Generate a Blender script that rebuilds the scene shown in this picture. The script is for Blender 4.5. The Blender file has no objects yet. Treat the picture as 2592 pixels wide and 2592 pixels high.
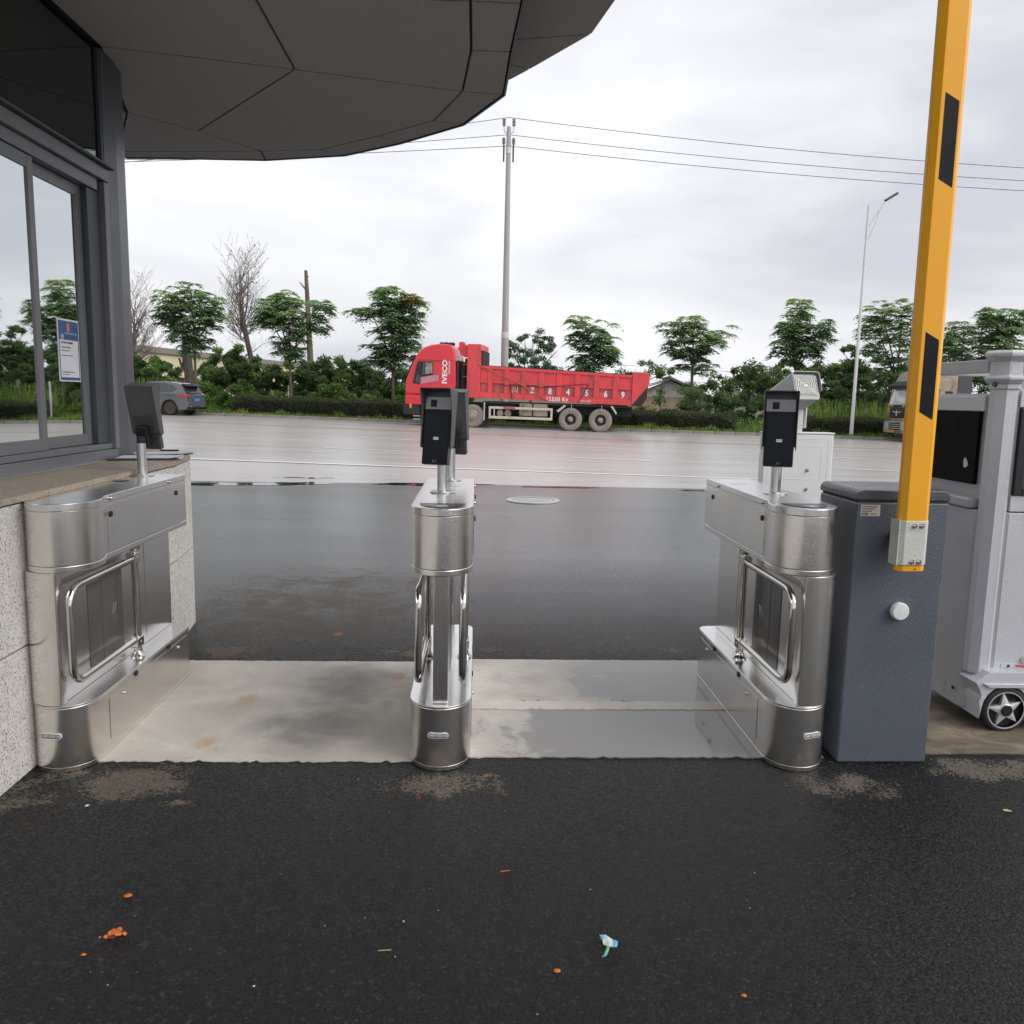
import bpy, bmesh, math, random
import numpy as np
from mathutils import Vector, Matrix
R = math.radians
sc = bpy.context.scene
COL = sc.collection

# ------------------------------------------------------------------ camera
cam_d = bpy.data.cameras.new('camera'); cam = bpy.data.objects.new('camera', cam_d); COL.objects.link(cam)
cam_d.sensor_width = 36; cam_d.lens = 28.83; cam_d.clip_start = 0.05; cam_d.clip_end = 6000
cam.matrix_world = (Matrix.Translation((0, 0, 1.5)) @ Matrix.Rotation(R(-2.565), 4, 'Z')
                    @ Matrix.Rotation(R(90 - 7.98), 4, 'X') @ Matrix.Rotation(R(1.16), 4, 'Z'))
sc.camera = cam

# ------------------------------------------------------------------ overcast sky
world = bpy.data.worlds.new('World'); sc.world = world; world.use_nodes = True
wt = world.node_tree; wn = wt.nodes; wl = wt.links; wn.clear()
wo = wn.new('ShaderNodeOutputWorld'); bg = wn.new('ShaderNodeBackground'); bg.inputs['Strength'].default_value = 0.1
wl.new(bg.outputs[0], wo.inputs[0])
sky = wn.new('ShaderNodeTexSky'); sky.sky_type = 'NISHITA'; sky.sun_disc = False
sky.sun_elevation = R(38); sky.sun_rotation = R(120); sky.air_density = 1.5; sky.dust_density = 3
tc = wn.new('ShaderNodeTexCoord'); mp = wn.new('ShaderNodeMapping'); mp.inputs['Scale'].default_value = (1.2, 1.2, 4.2)
mp.inputs['Location'].default_value = (0.35, 0.2, 0.1)
wl.new(tc.outputs['Generated'], mp.inputs['Vector'])
nz = wn.new('ShaderNodeTexNoise'); nz.inputs['Scale'].default_value = 1.5; nz.inputs['Detail'].default_value = 6
nz.inputs['Roughness'].default_value = 0.48; nz.inputs['Distortion'].default_value = 0.35
wl.new(mp.outputs[0], nz.inputs['Vector'])
cr = wn.new('ShaderNodeValToRGB'); cr.color_ramp.elements[0].position = 0.33; cr.color_ramp.elements[1].position = 0.66
cr.color_ramp.elements[0].color = (0.46, 0.47, 0.515, 1); cr.color_ramp.elements[1].color = (0.80, 0.80, 0.82, 1)
wl.new(nz.outputs['Fac'], cr.inputs['Fac'])
mul = wn.new('ShaderNodeVectorMath'); mul.operation = 'SCALE'; mul.inputs['Scale'].default_value = 10.0
wl.new(cr.outputs['Color'], mul.inputs[0])
mx = wn.new('ShaderNodeMix'); mx.data_type = 'RGBA'; mx.inputs['Factor'].default_value = 0.94
wl.new(sky.outputs[0], mx.inputs['A']); wl.new(mul.outputs[0], mx.inputs['B']); wl.new(mx.outputs['Result'], bg.inputs['Color'])

sun_d = bpy.data.lights.new('sun', 'SUN'); sun = bpy.data.objects.new('sun', sun_d); COL.objects.link(sun)
sun_d.energy = 1.4; sun_d.angle = R(45); sun_d.color = (1.0, 0.97, 0.93)
sun.rotation_euler = (R(52), 0, R(60))

vs = sc.view_settings
vs.view_transform = 'Standard'; vs.look = 'None'; vs.gamma = 1.0; vs.use_curve_mapping = False; vs.exposure = 0.55
sc.cycles.max_bounces = 8; sc.cycles.transparent_max_bounces = 12

# ------------------------------------------------------------------ mesh builder
class MB:
    def __init__(s): s.v = []; s.f = []
    def add(s, vs_, fs, M=None):
        o = len(s.v)
        for p in vs_:
            p = Vector(p)
            s.v.append(tuple(M @ p) if M else tuple(p))
        s.f += [tuple(o + i for i in f) for f in fs]
        return s
    def box(s, x0, x1, y0, y1, z0, z1, M=None):
        return s.add([(x0,y0,z0),(x1,y0,z0),(x1,y1,z0),(x0,y1,z0),(x0,y0,z1),(x1,y0,z1),(x1,y1,z1),(x0,y1,z1)],
                     [(0,3,2,1),(4,5,6,7),(0,1,5,4),(1,2,6,5),(2,3,7,6),(3,0,4,7)], M)
    def prism(s, poly, a, b, axis='z', M=None):
        n = len(poly)
        def P(p, t):
            return {'z': (p[0], p[1], t), 'y': (p[0], t, p[1]), 'x': (t, p[0], p[1])}[axis]
        vv = [P(p, a) for p in poly] + [P(p, b) for p in poly]
        ff = [tuple(range(n-1, -1, -1)), tuple(range(n, 2*n))] + [(i, (i+1) % n, n+(i+1) % n, n+i) for i in range(n)]
        return s.add(vv, ff, M)
    def rings(s, rings, M=None, cap=True):
        n = len(rings[0]); vv = [p for r_ in rings for p in r_]; ff = []
        for k in range(len(rings)-1):
            for i in range(n):
                ff.append((k*n+i, k*n+(i+1) % n, (k+1)*n+(i+1) % n, (k+1)*n+i))
        if cap:
            ff.append(tuple(range(n-1, -1, -1))); ff.append(tuple((len(rings)-1)*n+i for i in range(n)))
        return s.add(vv, ff, M)
    def cyl(s, p0, p1, r0, r1=None, n=16, cap=True):
        r1 = r0 if r1 is None else r1
        p0 = Vector(p0); p1 = Vector(p1); d = (p1-p0).normalized()
        u = d.orthogonal().normalized(); w = d.cross(u)
        rg = [[tuple(p + (u*math.cos(2*math.pi*i/n) + w*math.sin(2*math.pi*i/n))*r) for i in range(n)] for p, r in ((p0, r0), (p1, r1))]
        return s.rings(rg, cap=cap)
    def tube(s, pts, r, n=8, radii=None, cap=True):
        pts = [Vector(p) for p in pts]; rg = []; u = None
        for k, p in enumerate(pts):
            d = (pts[min(k+1, len(pts)-1)] - pts[max(k-1, 0)]).normalized()
            if u is None: u = d.orthogonal().normalized()
            else: u = (u - d*u.dot(d)).normalized()
            w = d.cross(u); rr = radii[k] if radii else r
            rg.append([tuple(p + (u*math.cos(2*math.pi*i/n) + w*math.sin(2*math.pi*i/n))*rr) for i in range(n)])
        return s.rings(rg, cap=cap)
    def lathe(s, prof, n=24, M=None, cap=True):
        rg = [[(r*math.cos(2*math.pi*i/n), r*math.sin(2*math.pi*i/n), z) for i in range(n)] for r, z in prof]
        return s.rings(rg, M, cap)
    def sphere(s, c, r, n=10, m=6, sz=1):
        return s.lathe([(max(r*math.sin(math.pi*k/m), 1e-4), -r*sz*math.cos(math.pi*k/m)) for k in range(m+1)], n, Matrix.Translation(c))
    def build(s, name, m, parent=None, bevel=0, seg=2, smooth=True, recalc=True, ang=38):
        me = bpy.data.meshes.new(name); me.from_pydata(s.v, [], s.f)
        bm = bmesh.new(); bm.from_mesh(me)
        if recalc: bmesh.ops.recalc_face_normals(bm, faces=bm.faces)
        if smooth:
            for f in bm.faces: f.smooth = True
            for e in bm.edges:
                if len(e.link_faces) != 2 or e.calc_face_angle(0) > R(ang): e.smooth = False
        bm.to_mesh(me); bm.free(); me.materials.append(m)
        o = bpy.data.objects.new(name, me); COL.objects.link(o)
        if parent: o.parent = parent
        if bevel:
            b = o.modifiers.new('bevel', 'BEVEL'); b.width = bevel; b.segments = seg; b.limit_method = 'ANGLE'; b.angle_limit = R(40)
            b.harden_normals = True
        return o

def arc(cx, cy, r, a0, a1, n, ry=None):
    ry = r if ry is None else ry
    return [(cx + r*math.cos(R(a0+(a1-a0)*i/n)), cy + ry*math.sin(R(a0+(a1-a0)*i/n))) for i in range(n+1)]
def thing(name, label, cat, loc=(0, 0, 0), rz=0, group=None, tilt=0):
    o = bpy.data.objects.new(name, None); COL.objects.link(o); o.empty_display_size = 0.1
    o.location = loc; o.rotation_euler = (0, tilt, rz); o['label'] = label; o['category'] = cat
    if group: o['group'] = group
    return o
def tag(o, label, cat, group=None):
    o['label'] = label; o['category'] = cat
    if group: o['group'] = group
    return o
def struct(o): o['kind'] = 'structure'; return o
def stuff(o): o['kind'] = 'stuff'; return o
def copy_tree(o, parent=None):
    c = o.copy(); COL.objects.link(c); c.parent = parent
    for ch in list(o.children): copy_tree(ch, c)
    return c
_tx = {}
def text(s_, size, m, parent, M, name='lettering', depth=0.0006, shear=0, sx=1.0, offset=0.0, spacing=1.0, label=None):
    cu = bpy.data.curves.new('t', 'FONT'); cu.body = s_; cu.size = size; cu.extrude = depth; cu.align_x = 'CENTER'; cu.align_y = 'CENTER'
    cu.shear = shear; cu.offset = offset; cu.space_character = spacing; cu.resolution_u = 3
    t = bpy.data.objects.new('t', cu); me = bpy.data.meshes.new_from_object(t); bpy.data.objects.remove(t)
    me.transform(M @ Matrix.Diagonal((sx, 1, 1, 1))); me.materials.clear(); me.materials.append(m)
    o = bpy.data.objects.new(name, me); COL.objects.link(o); o.parent = parent
    if label: o['label'] = label
    return o
def TM(loc, rx=0, ry=0, rz=0):
    return Matrix.Translation(loc) @ Matrix.Rotation(rz, 4, 'Z') @ Matrix.Rotation(ry, 4, 'Y') @ Matrix.Rotation(rx, 4, 'X')

# ------------------------------------------------------------------ materials
def nd(t, k, **kw):
    n = t.nodes.new(k)
    for a, b in kw.items():
        if a.startswith('_'): setattr(n, a[1:], b)
        else: n.inputs[a].default_value = b
    return n
def pm(name):
    m = bpy.data.materials.new(name); m.use_nodes = True; t = m.node_tree
    return m, t, t.nodes['Principled BSDF']
def noise(t, scale, detail=4, rough=0.55, coord=None, stretch=None, dist=0.0):
    c = coord
    if c is None:
        c = nd(t, 'ShaderNodeTexCoord').outputs['Object']
    if stretch:
        mpp = nd(t, 'ShaderNodeMapping'); mpp.inputs['Scale'].default_value = stretch; t.links.new(c, mpp.inputs['Vector']); c = mpp.outputs[0]
    n = nd(t, 'ShaderNodeTexNoise', Scale=scale, Detail=detail, Roughness=rough, Distortion=dist); t.links.new(c, n.inputs['Vector'])
    return n.outputs['Fac']
def ramp(t, fac, stops, interp='LINEAR'):
    r_ = nd(t, 'ShaderNodeValToRGB'); r_.color_ramp.interpolation = interp; e = r_.color_ramp.elements
    while len(e) < len(stops): e.new(0.5)
    for i, (p, c) in enumerate(stops):
        e[i].position = p; e[i].color = (c[0], c[1], c[2], 1) if isinstance(c, (tuple, list)) else (c, c, c, 1)
    t.links.new(fac, r_.inputs['Fac']); return r_.outputs['Color']
def mixc(t, fac, a, b):
    m = nd(t, 'ShaderNodeMix', _data_type='RGBA')
    for k, x in (('A', a), ('B', b)):
        if isinstance(x, (tuple, list)): m.inputs[k].default_value = (*x, 1)
        else: t.links.new(x, m.inputs[k])
    if isinstance(fac, (int, float)): m.inputs['Factor'].default_value = fac
    else: t.links.new(fac, m.inputs['Factor'])
    return m.outputs['Result']
def mth(t, op, a, b=0.0, c=0.0, clamp=False):
    m = nd(t, 'ShaderNodeMath', _operation=op, _use_clamp=clamp)
    for i, x in enumerate((a, b, c)):
        if isinstance(x, (int, float)): m.inputs[i].default_value = x
        else: t.links.new(x, m.inputs[i])
    return m.outputs[0]
def bump(t, h, strength, dist, nrm=None):
    b = nd(t, 'ShaderNodeBump', Strength=strength, Distance=dist); t.links.new(h, b.inputs['Height'])
    if nrm: t.links.new(nrm, b.inputs['Normal'])
    return b.outputs['Normal']
def drops_h(t, scale=160, dens=0.5):
    c = nd(t, 'ShaderNodeTexCoord').outputs['Object']
    v = nd(t, 'ShaderNodeTexVoronoi', Scale=scale); t.links.new(c, v.inputs['Vector'])
    v2 = nd(t, 'ShaderNodeTexVoronoi', Scale=scale*0.42); t.links.new(c, v2.inputs['Vector'])
    def blob(vn, thr, gate):
        d = mth(t, 'SUBTRACT', thr, vn.outputs['Distance']); d = mth(t, 'MULTIPLY', d, 1/thr, clamp=True)
        d = mth(t, 'SQRT', d)
        sep = nd(t, 'ShaderNodeSeparateColor'); t.links.new(vn.outputs['Color'], sep.inputs[0])
        g = mth(t, 'LESS_THAN', sep.outputs[0], gate); return mth(t, 'MULTIPLY', d, g)
    big = noise(t, 3.0, 2, coord=c); gate = mth(t, 'MULTIPLY_ADD', big, 1.6, dens - 0.8)
    return mth(t, 'MAXIMUM', blob(v, 0.42, gate), mth(t, 'MULTIPLY', blob(v2, 0.3, mth(t, 'MULTIPLY', gate, 0.5)), 1.6))
def mk(name, col, rough=0.5, metal=0.0, var=0.12, vs_=6.0, bmp=0.0, bs=60.0, drops=0, spec=0.5, coat=0.0, dirt=None, dscale=3.0, dthr=(0.5, 0.7),
       stretch=None, dstretch=None, emit=None, speck=None, rvar=0.15):
    m, t, b = pm(name)
    n = noise(t, vs_, 5, stretch=stretch)
    c = mixc(t, ramp(t, n, [(0.3, 0.0), (0.7, 1.0)]), tuple(x*(1-var) for x in col), tuple(min(x*(1+var), 1) for x in col))
    if speck:
        sn = noise(t, speck[0], 3, 0.7); c = mixc(t, ramp(t, sn, [(speck[1], 0.0), (speck[1]+0.06, 1.0)]), c, speck[2])
    if dirt:
        dn = noise(t, dscale, 7, 0.65, dist=0.5, stretch=dstretch); c = mixc(t, ramp(t, dn, [(dthr[0], 0.0), (dthr[1], 1.0)]), c, dirt)
    t.links.new(c, b.inputs['Base Color'])
    rn = noise(t, vs_*2.3, 4); rr = mth(t, 'MULTIPLY_ADD', rn, rvar*2*rough, rough*(1-rvar), clamp=True); t.links.new(rr, b.inputs['Roughness'])
    b.inputs['Metallic'].default_value = metal; b.inputs['Specular IOR Level'].default_value = spec; b.inputs['Coat Weight'].default_value = coat
    nrm = None
    if bmp: nrm = bump(t, noise(t, bs, 4), bmp, 0.01)
    if drops: nrm = bump(t, drops_h(t, drops), 0.55, 0.0025, nrm)
    if nrm: t.links.new(nrm, b.inputs['Normal'])
    if emit: b.inputs['Emission Color'].default_value = (*emit[0], 1); b.inputs['Emission Strength'].default_value = emit[1]
    return m
def steel(name, col, rough, drops=0, st=(1.5, 1.5, 420), aniso=0.0):
    m, t, b = pm(name)
    n = noise(t, 1.0, 3, 0.6, stretch=st); big = noise(t, 3.5, 5, 0.6)
    c = mixc(t, n, tuple(x*0.93 for x in col), tuple(x*1.06 for x in col))
    c = mixc(t, ramp(t, big, [(0.45, 0.0), (0.75, 0.4)]), c, tuple(x*0.78 for x in (col[0], col[1]*0.97, col[2]*0.93)))
    t.links.new(c, b.inputs['Base Color']); b.inputs['Metallic'].default_value = 1.0
    t.links.new(mth(t, 'ADD', mth(t, 'MULTIPLY_ADD', n, 0.06, rough), mth(t, 'MULTIPLY', big, 0.06)), b.inputs['Roughness'])
    if aniso:   # brushed round the body: highlights smear vertically
        g = nd(t, 'ShaderNodeNewGeometry'); cx = nd(t, 'ShaderNodeVectorMath', _operation='CROSS_PRODUCT'); t.links.new(g.outputs['Normal'], cx.inputs[0]); cx.inputs[1].default_value = (0, 0, 1)
        t.links.new(cx.outputs[0], b.inputs['Tangent']); b.inputs['Anisotropic'].default_value = aniso
    nrm = bump(t, noise(t, 5.0, 2), 0.05, 0.02)
    if drops: nrm = bump(t, drops_h(t, drops, 0.3), 0.16, 0.0012, nrm)
    t.links.new(nrm, b.inputs['Normal'])
    return m
M = {}
M['steel'] = steel('brushed_steel', (0.84, 0.81, 0.775), 0.17, aniso=0.75)
M['steel_wet'] = steel('brushed_steel_wet', (0.84, 0.82, 0.79), 0.17, drops=230, aniso=0.75)
M['steel_top'] = steel('brushed_steel_top', (0.76, 0.755, 0.75), 0.2, st=(300, 1.5, 1.5))
M['steel_top_wet'] = steel('brushed_steel_top_wet', (0.78, 0.775, 0.77), 0.15, drops=150, st=(300, 1.5, 1.5))
M['chrome'] = mk('polished_tube', (0.62, 0.6, 0.57), 0.09, 1.0, 0.05)
M['alu'] = mk('satin_aluminium', (0.6, 0.6, 0.61), 0.3, 1.0, 0.05)
M['black'] = mk('black_plastic', (0.012, 0.012, 0.014), 0.35)
M['devicetop'] = mk('silver_grey_bezel', (0.2, 0.2, 0.215), 0.3, metal=0.4)
M['glossblack'] = mk('gloss_black_screen', (0.005, 0.006, 0.008), 0.12, spec=0.14)
M['screen'] = mk('dark_display', (0.008, 0.010, 0.017), 0.1, spec=0.14)
M['acrylic'] = mk('smoked_acrylic', (0.17, 0.16, 0.155), 0.22, metal=0.5)
M['lens'] = mk('ribbed_lens', (0.42, 0.43, 0.42), 0.4)
M['camgrey'] = mk('camera_grey', (0.40, 0.41, 0.41), 0.4)
M['reader'] = mk('wet_card_reader', (0.010, 0.011, 0.013), 0.25, spec=0.35, drops=60)
M['hood'] = mk('grey_hood_plastic', (0.085, 0.085, 0.093), 0.42, bmp=0.03, bs=300)
M['device'] = mk('dark_grey_device', (0.06, 0.06, 0.066), 0.33)
M['white'] = mk('white_paint', (0.78, 0.79, 0.8), 0.35, var=0.04)
M['whitewet'] = mk('white_enamel_wet', (0.85, 0.86, 0.87), 0.3, var=0.03)
M['sticker'] = mk('paper_label', (0.62, 0.58, 0.52), 0.5, var=0.1, vs_=80)
M['ink'] = mk('black_ink', (0.03, 0.03, 0.03), 0.6)
M['cabinet'] = mk('slate_grey_coat', (0.10, 0.113, 0.138), 0.33, var=0.08, vs_=3, drops=190, bmp=0.05, bs=400, coat=0.15)
M['cabinet_top'] = mk('slate_grey_lid', (0.075, 0.082, 0.096), 0.27, drops=200)
M['boom'] = mk('amber_yellow_paint', (0.93, 0.43, 0.012), 0.33, var=0.05, vs_=1.5, dirt=(0.66, 0.36, 0.06), dscale=5, dthr=(0.62, 0.8), dstretch=(3, 3, .5))
M['boomblack'] = mk('black_tape', (0.008, 0.008, 0.011), 0.5, spec=0.2)
M['clamp'] = mk('pale_grey_clamp', (0.6, 0.62, 0.57), 0.35, drops=140)
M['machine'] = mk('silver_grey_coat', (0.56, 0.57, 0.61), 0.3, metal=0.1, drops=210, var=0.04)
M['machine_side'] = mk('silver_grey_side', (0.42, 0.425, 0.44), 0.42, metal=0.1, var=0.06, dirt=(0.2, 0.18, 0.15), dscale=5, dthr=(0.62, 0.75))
M['ledpanel'] = mk('black_led_panel', (0.004, 0.004, 0.005), 0.75, var=0.2, spec=0.15)
M['granite'] = mk('speckled_granite', (0.68, 0.66, 0.62), 0.7, var=0.12, vs_=30, bmp=0.25, bs=140, speck=(105, 0.555, (0.16, 0.15, 0.14)))
M['sill'] = mk('tan_granite_sill', (0.36, 0.30, 0.235), 0.6, var=0.22, vs_=90, bmp=0.12, bs=160, stretch=(1, .35, 1), speck=(220, 0.62, (0.2, 0.165, 0.13)))
M['sill_edge'] = mk('sill_edge_joint', (0.09, 0.08, 0.07), 0.8)
M['joint'] = mk('dark_joint', (0.05, 0.05, 0.05), 0.8)
M['frame'] = mk('grey_window_frame', (0.16, 0.168, 0.18), 0.38, var=0.05)
M['framedark'] = mk('dark_window_jamb', (0.06, 0.065, 0.075), 0.45, var=0.05)
M['cladding'] = mk('dark_grey_cladding', (0.09, 0.10, 0.12), 0.42, metal=0.2, var=0.06, vs_=2)
M['soffit'] = mk('textured_soffit', (0.47, 0.45, 0.435), 0.85, var=0.10, vs_=60, bmp=0.4, bs=120, speck=(160, 0.64, (0.30, 0.29, 0.28)))
M['interior'] = mk('interior_wall', (0.25, 0.27, 0.27), 0.8)
M['paper'] = mk('white_paper', (0.75, 0.76, 0.8), 0.6, var=0.05)
M['blue'] = mk('blue_print', (0.03, 0.09, 0.27), 0.4, var=0.3, vs_=20)
M['bluelight'] = mk('pale_blue_print', (0.25, 0.42, 0.65), 0.4)
M['orangeprint'] = mk('orange_print', (0.6, 0.25, 0.08), 0.4)
M['greenprint'] = mk('green_print', (0.15, 0.5, 0.2), 0.35)
M['cyanprint'] = mk('cyan_print', (0.12, 0.45, 0.72), 0.3)
M['wrapper'] = mk('wrapper_film', (0.62, 0.72, 0.76), 0.25)
M['clay'] = mk('orange_clay', (0.62, 0.17, 0.035), 0.85, bmp=0.6, bs=90, var=0.3, vs_=40)
M['redtruck'] = mk('faded_red_paint', (0.72, 0.06, 0.07), 0.42, var=0.12, vs_=0.8, dirt=(0.28, 0.07, 0.06), dscale=2.2, dthr=(0.48, 0.75), dstretch=(1.6, 1, .35), coat=0.1)
M['redcab'] = mk('red_cab_paint', (0.66, 0.03, 0.04), 0.3, var=0.08, vs_=0.6, coat=0.4)
M['redpale'] = mk('pale_red_panel', (0.5, 0.22, 0.27), 0.4)
M['redpanel'] = mk('scuffed_red_recess', (0.52, 0.08, 0.085), 0.55, var=0.25, vs_=2.2, dirt=(0.17, 0.09, 0.075), dscale=2.6, dthr=(0.45, 0.7), dstretch=(1.4, 1, .4))
M['soot'] = mk('black_soot', (0.025, 0.018, 0.018), 0.7, var=0.3)
M['chassis'] = mk('chassis_black', (0.02, 0.02, 0.022), 0.65, var=0.3, vs_=3)
M['dirtytank'] = mk('dirty_tank', (0.36, 0.31, 0.25), 0.6, var=0.25, vs_=2, dirt=(0.12, 0.09, 0.07), dscale=2, dthr=(0.5, 0.7))
M['guard'] = mk('cream_side_guard', (0.55, 0.5, 0.42), 0.55, var=0.12, vs_=3, dirt=(0.25, 0.13, 0.1), dscale=2.5, dthr=(0.6, 0.72))
M['tyre_dusty'] = mk('dusty_tyre', (0.255, 0.225, 0.195), 0.85, var=0.15, vs_=4, dirt=(0.09, 0.08, 0.07), dscale=3, dthr=(0.6, 0.75))
M['tyre'] = mk('black_tyre', (0.022, 0.022, 0.024), 0.7)
M['rimdusty'] = mk('dusty_rim', (0.34, 0.29, 0.24), 0.7, dirt=(0.06, 0.05, 0.04), dscale=6, dthr=(0.52, 0.66))
M['rimdark'] = mk('dark_alloy_rim', (0.26, 0.26, 0.28), 0.3, metal=0.8)
M['hubdark'] = mk('dark_hub', (0.05, 0.035, 0.025), 0.7)
M['carglass'] = mk('car_glass', (0.035, 0.04, 0.045), 0.06, spec=0.8)
M['suv'] = mk('gunmetal_car_paint', (0.12, 0.125, 0.135), 0.24, metal=0.35, var=0.04, coat=0.6)
M['taillight'] = mk('red_tail_light', (0.5, 0.02, 0.015), 0.15, coat=0.6)
M['amber'] = mk('amber_lens', (0.75, 0.27, 0.02), 0.25)
M['plateblue'] = mk('blue_number_plate', (0.05, 0.22, 0.6), 0.4)
M['beige'] = mk('champagne_truck_paint', (0.42, 0.34, 0.25), 0.35, coat=0.2, dirt=(0.14, 0.10, 0.075), dscale=1.5, dthr=(0.4, 0.62))
M['orangetruck'] = mk('orange_brown_body', (0.20, 0.075, 0.04), 0.6, var=0.2, vs_=1)
M['lightmetal'] = mk('light_metal', (0.62, 0.63, 0.64), 0.35, metal=0.5)
M['concpole'] = mk('concrete_pole', (0.38, 0.38, 0.37), 0.8, var=0.08, vs_=1.5, stretch=(1, 1, .1))
M['galv'] = mk('galvanised_pole', (0.62, 0.62, 0.63), 0.5, var=0.06)
M['wire'] = mk('black_cable', (0.03, 0.03, 0.035), 0.6)
M['porcelain'] = mk('brown_grey_insulator', (0.3, 0.28, 0.27), 0.3)
M['bark'] = mk('grey_brown_bark', (0.13, 0.105, 0.08), 0.9, var=0.3, vs_=3, bmp=0.5, bs=12, stretch=(1, 1, .3))
M['barkdark'] = mk('dark_wet_bark', (0.07, 0.058, 0.048), 0.9, var=0.3, vs_=3)
M['twig'] = mk('bare_twig', (0.22, 0.19, 0.175), 0.9)
M['cream'] = mk('cream_factory_wall', (0.56, 0.51, 0.33), 0.75, var=0.05, vs_=0.3)
M['roofgrey'] = mk('brown_grey_fascia', (0.22, 0.19, 0.17), 0.7)
M['tile'] = mk('grey_roof_tile', (0.16, 0.16, 0.165), 0.75, var=0.25, vs_=2)
M['plaster'] = mk('tan_plaster', (0.33, 0.26, 0.18), 0.85, var=0.15, vs_=1, dirt=(0.17, 0.14, 0.11), dscale=0.8)
M['plasterwhite'] = mk('weathered_white_plaster', (0.42, 0.41, 0.38), 0.85, var=0.15, vs_=1, dirt=(0.2, 0.19, 0.17), dscale=0.6)
M['kerb'] = mk('kerb_concrete', (0.24, 0.22, 0.19), 0.8, var=0.2, vs_=2, dirt=(0.07, 0.08, 0.05), dscale=0.8)
M['roadwhite'] = mk('worn_white_marking', (0.88, 0.87, 0.86), 0.35, var=0.06, vs_=2, dirt=(0.4, 0.38, 0.36), dscale=1.6, dthr=(0.62, 0.74))
M['roadyellow'] = mk('worn_yellow_marking', (0.62, 0.46, 0.25), 0.4, var=0.15, vs_=2, dirt=(0.22, 0.19, 0.16), dscale=1.3, dthr=(0.5, 0.7))
M['castiron'] = mk('wet_cast_iron', (0.45, 0.45, 0.45), 0.35, metal=0.3, var=0.1)
M['red_led'] = mk('blue_led_segment', (0.02, 0.03, 0.4), 0.4, emit=((0.05, 0.08, 1.0), 2.5))
M['gateglass'] = mk('dark_display_glass', (0.02, 0.012, 0.012), 0.04, drops=90, coat=0.5)
M['litterstraw'] = mk('straw', (0.5, 0.38, 0.16), 0.8)

def glass_mat(name, tint, refl, back):
    m = bpy.data.materials.new(name); m.use_nodes = True; t = m.node_tree; t.nodes.clear()
    o = nd(t, 'ShaderNodeOutputMaterial'); g = nd(t, 'ShaderNodeBsdfGlossy', Roughness=0.015); g.inputs['Color'].default_value = (*tint, 1)
    tr = nd(t, 'ShaderNodeBsdfTransparent'); tr.inputs['Color'].default_value = (*back, 1)
    mxs = nd(t, 'ShaderNodeMixShader'); lw = nd(t, 'ShaderNodeLayerWeight', Blend=0.35)
    fac = mth(t, 'MULTIPLY_ADD', lw.outputs['Fresnel'], 1.0, refl, clamp=True)
    nrm = bump(t, noise(t, 1.1, 1), 0.05, 0.02); t.links.new(nrm, g.inputs['Normal'])
    t.links.new(fac, mxs.inputs[0]); t.links.new(tr.outputs[0], mxs.inputs[1]); t.links.new(g.outputs[0], mxs.inputs[2]); t.links.new(mxs.outputs[0], o.inputs[0])
    return m
M['glass'] = glass_mat('reflective_window_glass', (0.94, 0.98, 0.98), 0.75, (0.35, 0.42, 0.42))
M['spandrel'] = glass_mat('dark_green_glass', (0.6, 0.7, 0.67), 0.22, (0.05, 0.08, 0.075))

def mat_leaf(name, dark, light, young, rough=0.5):
    m, t, b = pm(name)
    a = nd(t, 'ShaderNodeAttribute'); a.attribute_name = 'tint'
    c = ramp(t, a.outputs['Fac'], [(0.0, dark), (0.6, light), (1.0, young)])
    t.links.new(c, b.inputs['Base Color']); b.inputs['Roughness'].default_value = rough; b.inputs['Specular IOR Level'].default_value = 0.35
    tr = nd(t, 'ShaderNodeBsdfTranslucent'); t.links.new(mixc(t, 0.5, c, (0.22, 0.34, 0.08)), tr.inputs['Color'])
    ms = nd(t, 'ShaderNodeMixShader'); ms.inputs[0].default_value = 0.4
    o = t.nodes['Material Output']; t.links.new(b.outputs[0], ms.inputs[1]); t.links.new(tr.outputs[0], ms.inputs[2]); t.links.new(ms.outputs[0], o.inputs[0])
    return m
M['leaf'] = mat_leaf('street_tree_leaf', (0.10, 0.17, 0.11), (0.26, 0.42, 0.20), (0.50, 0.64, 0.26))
M['leafrusty'] = mat_leaf('rusty_leaf', (0.12, 0.08, 0.03), (0.26, 0.13, 0.05), (0.35, 0.18, 0.07))
M['leafdark'] = mat_leaf('dark_shrub_leaf', (0.05, 0.09, 0.042), (0.115, 0.20, 0.075), (0.28, 0.40, 0.10))
M['leafweed'] = mat_leaf('weed_leaf', (0.055, 0.11, 0.025), (0.14, 0.25, 0.045), (0.34, 0.40, 0.08))
M['leafconifer'] = mat_leaf('blue_green_leaf', (0.06, 0.10, 0.075), (0.12, 0.19, 0.13), (0.19, 0.28, 0.16))
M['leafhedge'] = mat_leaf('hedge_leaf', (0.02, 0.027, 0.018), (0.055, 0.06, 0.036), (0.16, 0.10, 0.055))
M['leafdead'] = mat_leaf('dead_leaf', (0.10, 0.075, 0.05), (0.18, 0.14, 0.09), (0.25, 0.2, 0.12))

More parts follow.
